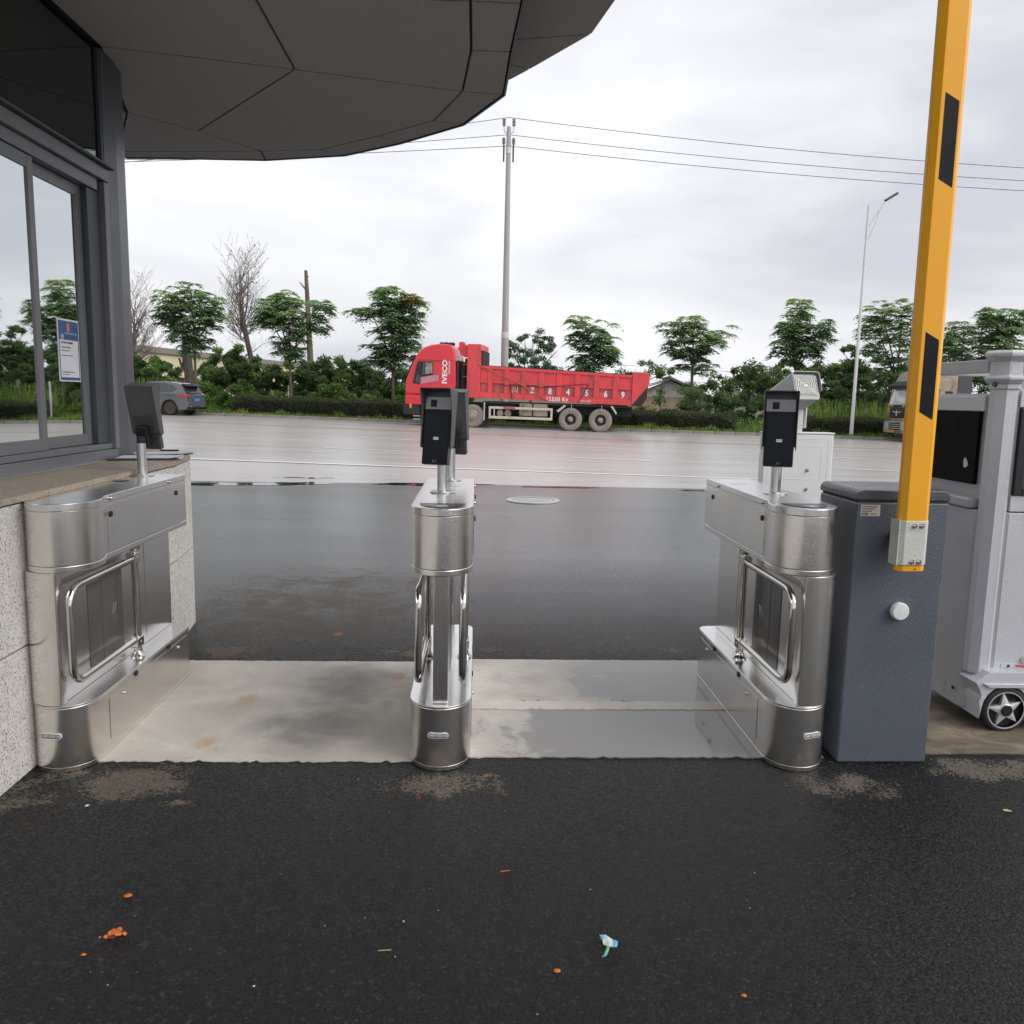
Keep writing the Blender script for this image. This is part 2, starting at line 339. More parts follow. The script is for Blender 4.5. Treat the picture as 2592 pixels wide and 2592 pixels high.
# ---- forecourt asphalt
def asphalt():
    m, t, b = pm('coarse_wet_asphalt')
    c = nd(t, 'ShaderNodeTexCoord').outputs['Object']
    v = nd(t, 'ShaderNodeTexVoronoi', Scale=125, _feature='F1'); t.links.new(c, v.inputs['Vector'])
    v2 = nd(t, 'ShaderNodeTexVoronoi', Scale=260, _feature='F1'); t.links.new(c, v2.inputs['Vector'])
    cell = nd(t, 'ShaderNodeSeparateColor'); t.links.new(v.outputs['Color'], cell.inputs[0])
    col = ramp(t, cell.outputs[0], [(0.0, (0.002, 0.002, 0.0025)), (0.5, (0.006, 0.0062, 0.007)), (0.8, (0.014, 0.0145, 0.0165)), (0.9, (0.024, 0.025, 0.028)), (1.0, (0.065, 0.066, 0.07))])
    large = noise(t, 0.55, 5, 0.6, coord=c, dist=0.6)
    col = mixc(t, ramp(t, large, [(0.4, 0.0), (0.7, 0.45)]), col, (0.02, 0.0185, 0.017))
    sep = nd(t, 'ShaderNodeSeparateXYZ'); t.links.new(c, sep.inputs[0]); X, Y = sep.outputs[0], sep.outputs[1]
    wob = noise(t, 3.6, 7, 0.66, coord=c, dist=0.8)
    fine = noise(t, 55, 4, 0.7, coord=c)
    def spot(x, y, rx, ry, soft=1.0):
        dx = mth(t, 'DIVIDE', mth(t, 'SUBTRACT', X, x), rx); dy = mth(t, 'DIVIDE', mth(t, 'SUBTRACT', Y, y), ry)
        d = mth(t, 'ADD', mth(t, 'MULTIPLY', dx, dx), mth(t, 'MULTIPLY', dy, dy))
        d = mth(t, 'ADD', d, mth(t, 'MULTIPLY_ADD', wob, 5.0, -2.4)); d = mth(t, 'ADD', d, mth(t, 'MULTIPLY_ADD', fine, 1.2, -0.6))
        return mth(t, 'SUBTRACT', 1.0, d, clamp=True)
    # pale cement and mud washed round the feet of the machines and the slab
    s = None
    for a in ((-1.35, 3.05, .36, .18), (-1.75, 3.0, .28, .25), (-0.12, 3.02, .34, .13), (1.47, 3.02, .26, .13), (-1.42, 4.72, .2, .15), (-0.36, 4.70, .2, .12), (0.08, 4.74, .12, .09),
              (1.25, 4.75, .12, .06), (2.3, 3.15, .5, .12), (-1.09, 2.88, .07, .035)):
        q = spot(*a); s = q if s is None else mth(t, 'MAXIMUM', s, q)
    sg = mth(t, 'MULTIPLY', mth(t, 'SUBTRACT', mth(t, 'MULTIPLY', s, 1.25), mth(t, 'MULTIPLY', cell.outputs[2], 0.95)), 1.5, clamp=True)
    sg = mth(t, 'ADD', sg, mth(t, 'MULTIPLY', s, 0.12), clamp=True)
    col = mixc(t, mth(t, 'MULTIPLY', sg, 0.42), col, (0.36, 0.31, 0.24))
    br = mth(t, 'MAXIMUM', spot(-1.1, 5.7, 1.0, 1.25), mth(t, 'MULTIPLY', spot(0.5, 5.0, 1.0, .35), 0.4)); br = mth(t, 'MULTIPLY', br, mth(t, 'MULTIPLY_ADD', cell.outputs[2], 0.6, 0.4))
    col = mixc(t, br, col, (0.115, 0.088, 0.062))
    og = None
    for a in ((-0.99, 2.13, .018, .013), (-0.2, 2.92, .022, .022), (-0.85, 5.05, .04, .04), (0.06, 3.1, .02, .014)):
        q = spot(*a); og = q if og is None else mth(t, 'MAXIMUM', og, q)
    col = mixc(t, mth(t, 'MULTIPLY', og, 0.7), col, (0.42, 0.14, 0.04))
    t.links.new(col, b.inputs['Base Color'])
    wet = noise(t, 0.8, 3, coord=c)
    wet2 = noise(t, 0.28, 5, 0.6, coord=c, stretch=(0.5, 1.3, 1), dist=0.8)
    rr = ramp(t, wet, [(0.35, 0.32), (0.65, 0.48)]); rr2 = mixc(t, mth(t, 'MAXIMUM', s, br), rr, (0.8, 0.8, 0.8))
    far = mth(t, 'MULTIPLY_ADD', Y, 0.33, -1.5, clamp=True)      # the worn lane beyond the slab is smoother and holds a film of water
    film = mth(t, 'MULTIPLY', far, ramp(t, wet2, [(0.36, 0.75), (0.6, 1.0)]))
    film = mth(t, 'MULTIPLY', film, mth(t, 'SUBTRACT', 1.0, mth(t, 'MULTIPLY', br, 1.0), clamp=True))
    grain = mth(t, 'MULTIPLY', noise(t, 75, 3, 0.75, coord=c), mth(t, 'MULTIPLY_ADD', cell.outputs[1], 0.8, 0.6)); g2 = ramp(t, grain, [(0.30, 0.0), (0.5, 1.0)])
    deep = mth(t, 'MULTIPLY_ADD', Y, 0.2, -1.0, clamp=True)      # further out the water covers the stones
    film = mth(t, 'MULTIPLY', film, mth(t, 'MAXIMUM', g2, mth(t, 'MULTIPLY', deep, 0.78)))
    b.inputs['Coat IOR'].default_value = 1.52; b.inputs['Coat Roughness'].default_value = 0.28; t.links.new(film, b.inputs['Coat Weight'])
    rr2 = mixc(t, film, rr2, (0.35, 0.35, 0.35))
    col = mixc(t, mth(t, 'MULTIPLY', far, 0.6), col, (0.11, 0.112, 0.124))  # far tone lifted to imitate sky sheen; not linked to Base Color
    t.links.new(rr2, b.inputs['Roughness'])
    h = mth(t, 'ADD', mth(t, 'MULTIPLY', v.outputs['Distance'], -1.0), mth(t, 'MULTIPLY', v2.outputs['Distance'], -0.45))
    rnd3 = nd(t, 'ShaderNodeVectorMath', _operation='SUBTRACT'); t.links.new(v.outputs['Color'], rnd3.inputs[0]); rnd3.inputs[1].default_value = (.5, .5, .5)
    dl = nd(t, 'ShaderNodeVectorMath', _operation='SUBTRACT'); t.links.new(c, dl.inputs[0]); t.links.new(v.outputs['Position'], dl.inputs[1])
    dp = nd(t, 'ShaderNodeVectorMath', _operation='DOT_PRODUCT'); t.links.new(rnd3.outputs[0], dp.inputs[0]); t.links.new(dl.outputs[0], dp.inputs[1])
    h = mth(t, 'MULTIPLY', h, 0.55); h = mth(t, 'ADD', h, mth(t, 'MULTIPLY', dp.outputs['Value'], 190.0)); h = mth(t, 'ADD', h, mth(t, 'MULTIPLY', cell.outputs[1], 0.5)); h = mth(t, 'ADD', h, mth(t, 'MULTIPLY', noise(t, 300, 3, 0.7, coord=c), 0.5))
    bn = nd(t, 'ShaderNodeBump', Distance=0.007); t.links.new(h, bn.inputs['Height']); t.links.new(mth(t, 'MULTIPLY_ADD', film, -0.1, 1.0), bn.inputs['Strength']); t.links.new(bn.outputs['Normal'], b.inputs['Normal'])
    t.links.new(mth(t, 'MULTIPLY_ADD', far, 0.3, 0.24), b.inputs['Specular IOR Level'])
    return m
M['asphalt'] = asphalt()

def slab_mat(name, wetmask):
    m, t, b = pm(name)
    c = nd(t, 'ShaderNodeTexCoord').outputs['Object']
    n = noise(t, 2.2, 7, 0.62, coord=c, dist=0.5); n2 = noise(t, 60, 4, 0.6, coord=c)
    col = ramp(t, n, [(0.3, (0.48, 0.44, 0.385)), (0.7, (0.80, 0.755, 0.68))])
    col = mixc(t, mth(t, 'MULTIPLY', n2, 0.35), col, (0.25, 0.22, 0.185))
    sep = nd(t, 'ShaderNodeSeparateXYZ'); t.links.new(c, sep.inputs[0]); X, Y = sep.outputs[0], sep.outputs[1]
    wob = noise(t, 3.0, 6, 0.62, coord=c, dist=0.3)
    def spot(x, y, rx, ry, k=2.0):
        dx = mth(t, 'DIVIDE', mth(t, 'SUBTRACT', X, x), rx); dy = mth(t, 'DIVIDE', mth(t, 'SUBTRACT', Y, y), ry)
        d = mth(t, 'ADD', mth(t, 'MULTIPLY', dx, dx), mth(t, 'MULTIPLY', dy, dy))
        d = mth(t, 'ADD', d, mth(t, 'MULTIPLY_ADD', wob, k, -k/2)); return mth(t, 'SUBTRACT', 1.0, d, clamp=True)
    dk = mth(t, 'MAXIMUM', spot(-0.75, 3.6, .3, .35, 3), spot(-0.6, 4.15, .25, .35, 3))
    col = mixc(t, mth(t, 'MULTIPLY', dk, 0.6), col, (0.12, 0.11, 0.105))
    og = None
    for a in ((-1.15, 3.4, .05, .08), (-0.42, 3.85, .04, .07), (-0.62, 4.3, .03, .03), (-0.7, 3.72, .04, .03), (-1.1, 3.9, .07, .1), (-0.4, 4.25, .04, .08)):
        q = spot(*a); og = q if og is None else mth(t, 'MAXIMUM', og, q)
    col = mixc(t, mth(t, 'MULTIPLY', og, mth(t, 'MULTIPLY_ADD', n2, 0.9, 0.1)), col, (0.50, 0.26, 0.11))
    rough = mixc(t, n, (0.5, 0.5, 0.5), (0.75, 0.75, 0.75))
    nrm = bump(t, mth(t, 'ADD', n2, mth(t, 'MULTIPLY', n, 2.0)), 0.25, 0.006)
    if wetmask:
        w = wetmask(t, X, Y, wob)
        damp = mth(t, 'MULTIPLY', w[1], 0.5); col = mixc(t, damp, col, (0.13, 0.115, 0.095))
        col = mixc(t, mth(t, 'MULTIPLY', w[0], 0.9), col, (0.17, 0.165, 0.155)); rough = mixc(t, w[1], rough, (0.32, 0.32, 0.32)); rough = mixc(t, w[0], rough, (0.075, 0.075, 0.075))
        nb = nd(t, 'ShaderNodeBump', Distance=0.006); t.links.new(mth(t, 'ADD', n2, mth(t, 'MULTIPLY', n, 2.0)), nb.inputs['Height'])
        t.links.new(mth(t, 'MULTIPLY_ADD', w[0], -0.232, 0.25, clamp=True), nb.inputs['Strength']); nrm = nb.outputs['Normal']
    t.links.new(col, b.inputs['Base Color']); t.links.new(rough, b.inputs['Roughness']); t.links.new(nrm, b.inputs['Normal'])
    return m
def puddle_mask(xa, ya):
    def f(t, X, Y, wob):
        # standing water starts at an uneven shore line xa
        e = mth(t, 'ADD', mth(t, 'SUBTRACT', X, xa), mth(t, 'MULTIPLY_ADD', wob, 1.3, -0.65))
        e = mth(t, 'SUBTRACT', e, mth(t, 'MULTIPLY', mth(t, 'ABSOLUTE', mth(t, 'SUBTRACT', Y, ya)), 0.6))
        film = ramp(t, mth(t, 'MULTIPLY_ADD', e, 8.0, 0.5, clamp=True), [(0.15, 0.0), (0.75, 1.0)])
        damp = mth(t, 'MULTIPLY_ADD', e, 2.5, 1.1, clamp=True)
        return film, damp
    return f
M['slab'] = slab_mat('old_concrete', None)
M['slabfar'] = slab_mat('wet_concrete_far', puddle_mask(0.50, 4.2))
M['slabnear'] = slab_mat('wet_concrete_near', puddle_mask(0.12, 3.5))

def road_mat():
    m, t, b = pm('wet_grey_road')
    c = nd(t, 'ShaderNodeTexCoord').outputs['Object']
    n = noise(t, 0.35, 6, 0.6, coord=c, stretch=(1, 2.2, 1), dist=0.4); n2 = noise(t, 30, 3, coord=c)
    st = noise(t, 0.9, 5, 0.6, coord=c, stretch=(0.12, 1.6, 1))
    col = ramp(t, n, [(0.3, (0.37, 0.35, 0.33)), (0.7, (0.46, 0.435, 0.415))])
    col = mixc(t, ramp(t, st, [(0.45, 0.0), (0.75, 0.5)]), col, (0.29, 0.275, 0.265))
    t.links.new(col, b.inputs['Base Color'])
    t.links.new(ramp(t, st, [(0.3, 0.36), (0.7, 0.26)]), b.inputs['Roughness'])
    t.links.new(bump(t, n2, 0.06, 0.004), b.inputs['Normal'])
    b.inputs['Coat Weight'].default_value = 0.35; b.inputs['Coat IOR'].default_value = 1.38; b.inputs['Coat Roughness'].default_value = 0.3
    return m
M['road'] = road_mat()
def mud_mat():
    m, t, b = pm('muddy_wet_concrete')
    n = noise(t, 4.5, 8, 0.68, dist=0.8, stretch=(1, 1.6, 1)); n2 = noise(t, 1.3, 4)
    col = ramp(t, n, [(0.3, (0.06, 0.048, 0.036)), (0.5, (0.15, 0.12, 0.085)), (0.72, (0.30, 0.24, 0.16))])
    t.links.new(col, b.inputs['Base Color']); t.links.new(ramp(t, n2, [(0.4, 0.25), (0.6, 0.7)]), b.inputs['Roughness'])
    t.links.new(bump(t, n, 0.35, 0.01), b.inputs['Normal']); return m
M['mud'] = mud_mat()
M['earth'] = mk('verge_earth', (0.09, 0.085, 0.05), 0.9, var=0.35, vs_=0.8, bmp=0.5, bs=4, dirt=(0.05, 0.075, 0.025), dscale=0.4)
M['water'] = mk('gutter_water', (0.03, 0.03, 0.032), 0.02, var=0.0, rvar=0)

# ------------------------------------------------------------------ ground, road, kerb
def sheet(name, poly, z, m):
    b = MB(); b.add([(x, y, z) for x, y in poly], [tuple(range(len(poly)))]); return struct(b.build(name, m, recalc=False, smooth=False))
KERB = [(-140, 66), (-60, 51.5), (-30, 47.2), (-14.5, 44.9), (-3.1, 42.9), (6.6, 40.7), (21, 39.4), (40, 38.4), (90, 37), (200, 36)]
NEAR = [(-140, 30), (-40, 18.5), (-12, 14.6), (-4.5, 13.9), (0, 14.05), (6, 13.8), (14, 13.0), (40, 9), (200, 0)]
def pl_at(L, x):
    return float(np.interp(x, [p[0] for p in L], [p[1] for p in L]))
def gz(x, y):
    """the road beyond the forecourt falls gently to the right"""
    w = min(max((y-14.0)/3.0, 0), 1); w = w*w*(3-2*w); return w*(0.03-0.0125*min(max(x, -45), 45))
sheet('ground', [(-3000, -600), (3000, -600), (3000, 4000), (-3000, 4000)], -0.75, M['earth'])
XS = [-140, -100, -80, -60, -50] + list(range(-45, 46, 3)) + [50, 60, 80, 100, 140, 200]
b = MB(); rows_ = 14
for x in XS:
    y0, y1 = pl_at(NEAR, x), pl_at(KERB, x)
    for k in range(rows_+1):
        y = y0+(y1-y0)*(k/rows_)**1.3; b.v.append((x, y, gz(x, y)-0.008))
for i in range(len(XS)-1):
    for k in range(rows_): a = i*(rows_+1)+k; b.f.append((a, a+rows_+1, a+rows_+2, a+1))
struct(b.build('road', M['road'], recalc=False))
sheet('rear_bounce_sheet', [(-80, -60), (80, -60), (80, -6), (-80, -6)], -0.004, M['road'])  # unseen pale sheet added behind the camera to brighten the steel
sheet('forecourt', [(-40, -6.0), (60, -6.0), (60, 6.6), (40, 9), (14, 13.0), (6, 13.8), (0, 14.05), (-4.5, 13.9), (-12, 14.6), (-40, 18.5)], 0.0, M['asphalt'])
b = MB()
for x in XS:
    for d_, f_ in ((0.14, 1), (3, 1), (12, 1), (60, 1), (900, 1)):
        y = pl_at(KERB, x)+d_; b.v.append((x*(1+d_/300), y, gz(x, y)+0.12))
for i in range(len(XS)-1):
    for k in range(4): a = i*5+k; b.f.append((a, a+5, a+6, a+1))
struct(b.build('verge', M['earth'], recalc=False))
# kerb stones
kerb = bpy.data.objects.new('kerb', None); COL.objects.link(kerb); kerb['kind'] = 'structure'
kme = None; acc = 0
for (x0, y0), (x1, y1) in zip(KERB[1:-2], KERB[2:-1]):
    L = math.hypot(x1-x0, y1-y0); k = int(L/1.0); a = math.atan2(y1-y0, x1-x0)
    for i in range(k):
        tt = (i+0.5)/k
        if kme is None:
            o = MB().box(-0.492, 0.492, -0.075, 0.075, -0.05, 0.135).build('kerb_stone', M['kerb'], kerb, bevel=0.015); kme = o
        else:
            o = kme.copy(); COL.objects.link(o); o.parent = kerb
        o.location = (x0+(x1-x0)*tt, y0+(y1-y0)*tt+0.07, gz(x0+(x1-x0)*tt, 40)); o.rotation_euler = (0, 0, a); o.scale = (L/k, 1, 1)
# road markings
def strip(name, pts, w, m, z=-0.003):
    P = []
    for (x0, y0), (x1, y1) in zip(pts, pts[1:]):
        k = max(int(math.hypot(x1-x0, y1-y0)/1.0), 1); P += [(x0+(x1-x0)*i/k, y0+(y1-y0)*i/k) for i in range(k)]
    P.append(pts[-1]); pts = P; b = MB(); L = []
    for i, (x, y) in enumerate(pts):
        a = pts[max(i-1, 0)]; c = pts[min(i+1, len(pts)-1)]; d = Vector((c[0]-a[0], c[1]-a[1])).normalized(); nn = Vector((-d.y, d.x))*w/2
        L.append(((x+nn.x, y+nn.y, z+gz(x+nn.x, y+nn.y)), (x-nn.x, y-nn.y, z+gz(x-nn.x, y-nn.y))))
    vv = [p for pr in L for p in pr]; b.add(vv, [(2*i, 2*i+1, 2*i+3, 2*i+2) for i in range(len(L)-1)])
    return struct(b.build(name, m, recalc=False, smooth=False))
strip('edge_line', [(-60, 22.3), (-30, 19.2), (-5.9, 17.25), (4.7, 16.3), (12, 15.7), (30, 14.4), (60, 12)], 0.15, M['roadwhite'], 0.0)
strip('centre_line', [(-60, 43), (-30, 38.9), (-13.6, 36.1), (-2.4, 33.0), (5.1, 31.2), (16.3, 30.3), (40, 29.5), (80, 28.5)], 0.17, M['roadyellow'], 0.002)
strip('centre_line', [(-60, 43.8), (-30, 39.6), (-13.6, 36.8), (-2.4, 33.6), (5.1, 31.8), (16.3, 30.85), (40, 30.05), (80, 29)], 0.12, M['roadyellow'], 0.002)
for a, c in (((-10.6, 28.6), (-8.9, 28.35)), ((-3.97, 27.2), (-1.93, 26.65)), ((-3.98, 21.8), (-1.8, 21.35)), ((2.76, 25.85), (4.8, 25.3)), ((2.45, 20.8), (4.4, 20.5)), ((8.6, 19.95), (10.6, 19.35)),
             ((-11.6, 23.2), (-8.9, 22.6)), ((9.9, 24.3), (12.2, 23.9)), ((15.0, 18.4), (17.4, 17.9))):
    strip('lane_dash', [a, c], 0.14, M['roadwhite'], 0.001)
# slabs
def slab(name, x0, x1, y0, y1, m, z=0.005, seed=0, sk=0.0):
    rnd = random.Random(seed); P = []
    n_ = 70
    for i in range(n_+1): P.append((x0+(x1-x0)*i/n_, y0+rnd.uniform(-.006, .006)*(.5+rnd.random())+(rnd.uniform(.008, .02) if rnd.random() < .07 else 0)+sk*i/n_))
    for i in range(n_, -1, -1): P.append((x0+(x1-x0)*i/n_, y1+rnd.uniform(-.003, .003)+sk*i/n_))
    b = MB(); b.prism(P, -0.05, z); o = b.build(name, m, recalc=True, smooth=False); return struct(o)
slab('concrete_slab', -1.74, -0.25, 3.22, 4.50, M['slab'], seed=1)
slab('concrete_slab', -0.25, 1.50, 3.26, 3.78, M['slabnear'], seed=2)
slab('concrete_slab', -0.25, 1.50, 3.895, 4.55, M['slabfar'], seed=3)
slab('mortar_seam', -0.25, 1.50, 3.786, 3.889, M['slab'], z=0.009, seed=5)
slab('concrete_apron', 1.93, 6.0, 3.3, 5.6, M['mud'], z=0.004, seed=6)
# manhole cover
mh = thing('manhole_cover', 'round cast iron manhole cover in the dark asphalt near the road', 'manhole cover', (0.84, 11.9, 0.002))
MB().lathe([(0.31, 0), (0.39, 0), (0.39, 0.014), (0.31, 0.014)], 40, cap=False).build('frame_ring', M['castiron'], mh)
cv = MB().lathe([(0.3, 0.0), (0.3, 0.01)], 40).build('lid', M['castiron'], mh)
b = MB()
for i in range(-7, 8):
    for j in range(-7, 8):
        if math.hypot(i, j) < 7: b.box(i*.039-.013, i*.039+.013, j*.039-.013, j*.039+.013, .01, .015)
stuff(b.build('grip_pattern', M['castiron'], cv, smooth=False))
# gutter puddles where forecourt meets road
def puddle(pts, seed, z=0.004):
    rnd = random.Random(seed); P = []
    k = len(pts)
    for i in range(k):
        a = pts[i]; c = pts[(i+1) % k]
        for j in range(5):
            tt = j/5; P.append((a[0]+(c[0]-a[0])*tt+rnd.uniform(-.07, .07), a[1]+(c[1]-a[1])*tt+rnd.uniform(-.05, .05)))
    return sheet('puddle', P, z, M['water'])
puddle([(-5.0, 13.2), (-4.2, 13.25), (-3.4, 13.4), (-2.8, 13.55), (-2.3, 13.8), (-2.7, 14.0), (-3.7, 13.75), (-4.6, 13.6)], 3)
puddle([(-3.6, 14.7), (-2.8, 14.55), (-2.5, 14.75), (-3.1, 14.9)], 4)
puddle([(-1.8, 13.75), (-1.0, 13.7), (-0.2, 13.8), (0.3, 14.0), (-0.5, 14.2), (-1.5, 14.05)], 5)
puddle([(0.7, 13.72), (1.2, 13.66), (1.9, 13.7), (2.1, 13.78), (1.5, 13.86), (0.9, 13.84)], 6)
puddle([(3.0, 13.6), (4.0, 13.5), (5.2, 13.45), (5.6, 13.6), (4.4, 13.75)], 7)

# ------------------------------------------------------------------ guard booth
booth = thing('guard_booth', 'grey guard booth with granite wall, sliding reception windows and wide curved canopy', 'building', (-2.6, 3.0, 0))
def rel(poly): return [(x+2.6, y-3.0) for x, y in poly]
W = [(-1.72, -2.4), (-1.725, -0.6), (-1.73, 1.2), (-1.735, 3.02-.62), (-1.76, 4.86), (-1.82, 5.3), (-2.02, 5.68), (-2.42, 5.95), (-3.1, 6.02), (-4.6, 6.02)]
def wall_panel(a, c, z0, z1, th=0.03, gap=0.004, name='granite_panel', m='granite'):
    d = Vector((c[0]-a[0], c[1]-a[1], 0)); L = d.length; d.normalize(); nn = Vector((-d.y, d.x, 0))
    b = MB(); p0 = Vector((a[0], a[1], 0)) + d*gap; p1 = Vector((c[0], c[1], 0)) - d*gap
    q = [p0, p1, p1+nn*th, p0+nn*th]
    b.prism([(p.x+2.6, p.y-3.0) for p in q], z0, z1); return b.build(name, M[m], booth, bevel=0.0015, seg=1, smooth=False)
for a, c in zip(W, W[1:]):
    wall_panel(a, c, 0.0, 0.497); wall_panel(a, c, 0.505, 1.058)
core = [(x-0.03, y) for x, y in W[:-2]] + [(-3.1, 5.98), (-4.6, 5.98), (-4.6, -2.4)]
MB().prism(rel(core), 0.0, 1.05).build('wall_core', M['joint'], booth, smooth=False)
# sill slabs
sillouter = [(-1.705, -2.4), (-1.71, -0.6), (-1.718, 1.2), (-1.722, 2.4), (-1.745, 4.86), (-1.83, 5.33), (-2.03, 5.71), (-2.45, 5.98), (-3.1, 6.04)]
ys = [-2.4, -1.2, 0.0, 1.2, 2.35, 3.38, 4.3]
def sx(y):
    for (x0, y0), (x1, y1) in zip(sillouter, sillouter[1:]):
        if y0 <= y <= y1: return x0+(x1-x0)*(y-y0)/(y1-y0)
    return -1.72
for a, c in zip(ys, ys[1:]):
    MB().prism(rel([(sx(a), a+.002), (sx(c), c-.002), (-2.2, c-.002), (-2.2, a+.002)]), 1.066, 1.092).build('sill_slab', M['sill'], booth, bevel=0.002, seg=1, smooth=False)
MB().prism(rel([(sx(4.3), 4.302), (-1.745, 4.86), (-1.83, 5.33), (-2.03, 5.71), (-2.45, 5.98), (-3.1, 6.04), (-3.1, 5.8), (-2.45, 5.6), (-2.2, 5.0), (-2.2, 4.302)]), 1.066, 1.092).build('sill_slab', M['sill'], booth, bevel=0.002, seg=1, smooth=False)
MB().prism(rel([(x-.018, y) for x, y in sillouter] + [(-3.1, 5.9), (-4.0, 5.9), (-4.0, -2.4)]), 1.05, 1.066).build('sill_bed', M['sill_edge'], booth, smooth=False)
# window frame: x plane -2.15
wx = -2.15+2.6
def wb(name, x0, x1, y0, y1, z0, z1, m='frame', parent=booth, bev=0.003, label=None):
    o = MB().box(x0, x1, y0-3, y1-3, z0, z1).build(name, M[m], parent, bevel=bev, seg=1)
    if label: o['label'] = label
    return o
wb('bottom_track', wx-.11, wx+.012, -2.2, 5.0, 1.095, 1.15)
wb('bottom_track', wx-.10, wx-.0, -2.2, 4.955, 1.152, 1.185)
wb('sill_flashing', wx-.02, wx+.045, -2.2, 5.0, 1.0925, 1.097, 'alu')
wb('head_rail', wx-.11, wx+.03, -2.2, 5.0, 2.665, 2.735)
wb('head_rail', wx-.10, wx+.005, -2.2, 4.9, 2.60, 2.663)
wb('head_trim', wx-.05, wx+.06, -2.2, 5.02, 2.737, 2.752, 'framedark')
wb('jamb', wx-.11, wx+.02, 4.955, 5.01, 1.152, 2.663)
wb('jamb', wx-.11, wx-.01, 4.80, 4.953, 1.187, 2.598, 'framedark')
def sash(y0, y1, x, name='sliding_window'):
    z0, z1 = 1.187, 2.597
    e = bpy.data.objects.new(name, None); COL.objects.link(e); e.parent = booth; e.empty_display_size = .1
    t_ = .05
    wb('frame_stile', x-.022, x+.0, y0, y0+t_, z0, z1, 'frame', e, .002); wb('frame_stile', x-.022, x+.0, y1-t_, y1, z0, z1, 'frame', e, .002)
    wb('frame_rail', x-.022, x-.001, y0+t_, y1-t_, z0, z0+.06, 'frame', e, .002); wb('frame_rail', x-.022, x-.001, y0+t_, y1-t_, z1-.06, z1, 'frame', e, .002)
    wb('pane', x-.0165, x-.0095, y0+t_-.006, y1-t_+.006, z0+.054, z1-.054, 'glass', e, 0)
sash(2.62, 4.235, wx-.005); sash(4.17, 4.80, wx-.045); sash(0.9, 2.58, wx-.045); sash(-0.8, 0.86, wx-.005)
# spandrel glass above the window
for i, (a, c) in enumerate(((-2.2, -0.4), (-0.39, 1.4), (1.41, 3.2), (3.21, 4.985))):
    wb('glass_panel', wx-.03, wx-.018, a, c, 2.756, 3.39, 'spandrel', bev=0)
wb('corner_trim', wx-.04, wx+.0, 4.99, 5.015, 2.756, 3.39, 'framedark')
# curved end cladding
C_ = [(-2.15, 5.02), (-2.155, 5.2), (-2.185, 5.38), (-2.25, 5.55), (-2.37, 5.70), (-2.55, 5.81), (-2.8, 5.86), (-4.6, 5.88)]
for (a, c) in zip(C_, C_[1:]):
    d = Vector((c[0]-a[0], c[1]-a[1])).normalized(); nn = Vector((-d.y, d.x))*0.03
    MB().prism(rel([a, c, (c[0]+nn.x, c[1]+nn.y), (a[0]+nn.x, a[1]+nn.y)]), 1.093, 3.398).build('cladding_panel', M['cladding'], booth, smooth=False)
# interior
b = MB(); b.box(-2.0, -1.95, -5.4, 2.8, 0, 3.39); b.box(-1.95, .40, -5.45, -5.4, 0, 3.39); b.build('inner_wall', M['interior'], booth, smooth=False)
wb('inner_ceiling', -1.95, wx-.12, -2.2, 4.98, 2.76, 2.80, 'interior', bev=0)
wb('inner_pillar', -.4, -.1, 2.9, 3.2, 1.06, 2.75, 'interior', bev=0); wb('counter', -1.2, wx-.14, -2.2, 4.9, 1.054, 1.09, 'interior', bev=0)
# canopy; its unseen back end is cut short to brighten the steel
SZ = 3.40
Wp, T1, A, Bn, Cn, J, D = (-2.14, 5.01), (-1.11, 4.37), (-1.11, 5.24), (-2.09, 6.49), (-.12, 5.50), (-2.45, 6.12), (-1.75, 6.95)
E1, E2, I1, I2, I3, L0 = (-.06, 4.29), (-.06, 4.87), (-.33, 6.07), (-.76, 6.46), (-1.27, 6.86), (-2.93, 7.10)
O0, O1, O2, O3, O4, O5, O6, O7 = (-2.96, 7.34), (-1.78, 7.20), (-1.10, 6.99), (-.62, 6.62), (-.13, 6.13), (.14, 5.52), (.16, 4.87), (.19, 4.26)
near = []
rows = [4.3, 2.9, 1.5, 0.1]
for a, c in zip(rows, rows[1:]):
    near.append([(-2.14, a), (-1.11, a), (-1.11, c), (-2.14, c)]); near.append([(-1.11, a), (-.06, a), (-.06, c), (-1.11, c)]); near.append([(-.06, a), (.19, a), (.19, c), (-.06, c)])
panels = [[Wp, A, (-1.11, 4.3), (-2.14, 4.3)], [A, Cn, E2, (-.06, 4.3), (-1.11, 4.3)], [Wp, J, Bn, A], [A, Bn, D, I3, I2, I1, Cn], [J, L0, D, Bn],
          [L0, O0, O1, D], [D, O1, O2, I3], [I3, O2, O3, I2], [I2, O3, O4, I1], [I1, O4, O5, Cn], [Cn, O5, O6, E2], [E2, O6, (.19, 4.3), (-.06, 4.3)],
          [(-2.45, 6.12), (-5.0, 6.3), (-5.0, 7.34), (-2.96, 7.34), (-2.93, 7.1)]] + near
def shrink(poly, g_):
    c = Vector((sum(p[0] for p in poly)/len(poly), sum(p[1] for p in poly)/len(poly))); n_ = len(poly); out = []
    area = sum(poly[i][0]*poly[(i+1) % n_][1]-poly[(i+1) % n_][0]*poly[i][1] for i in range(n_))
    if area < 0: poly = poly[::-1]
    for i in range(n_):
        p0, p1, p2 = Vector(poly[i-1]), Vector(poly[i]), Vector(poly[(i+1) % n_])
        d1 = (p1-p0).normalized(); d2 = (p2-p1).normalized(); n1 = Vector((-d1.y, d1.x)); n2 = Vector((-d2.y, d2.x)); mm = (n1+n2)
        if mm.length < 1e-6: mm = n1
        mm.normalize(); k = g_/max(mm.dot(n1), .35); out.append(tuple(p1+mm*k))
    return out
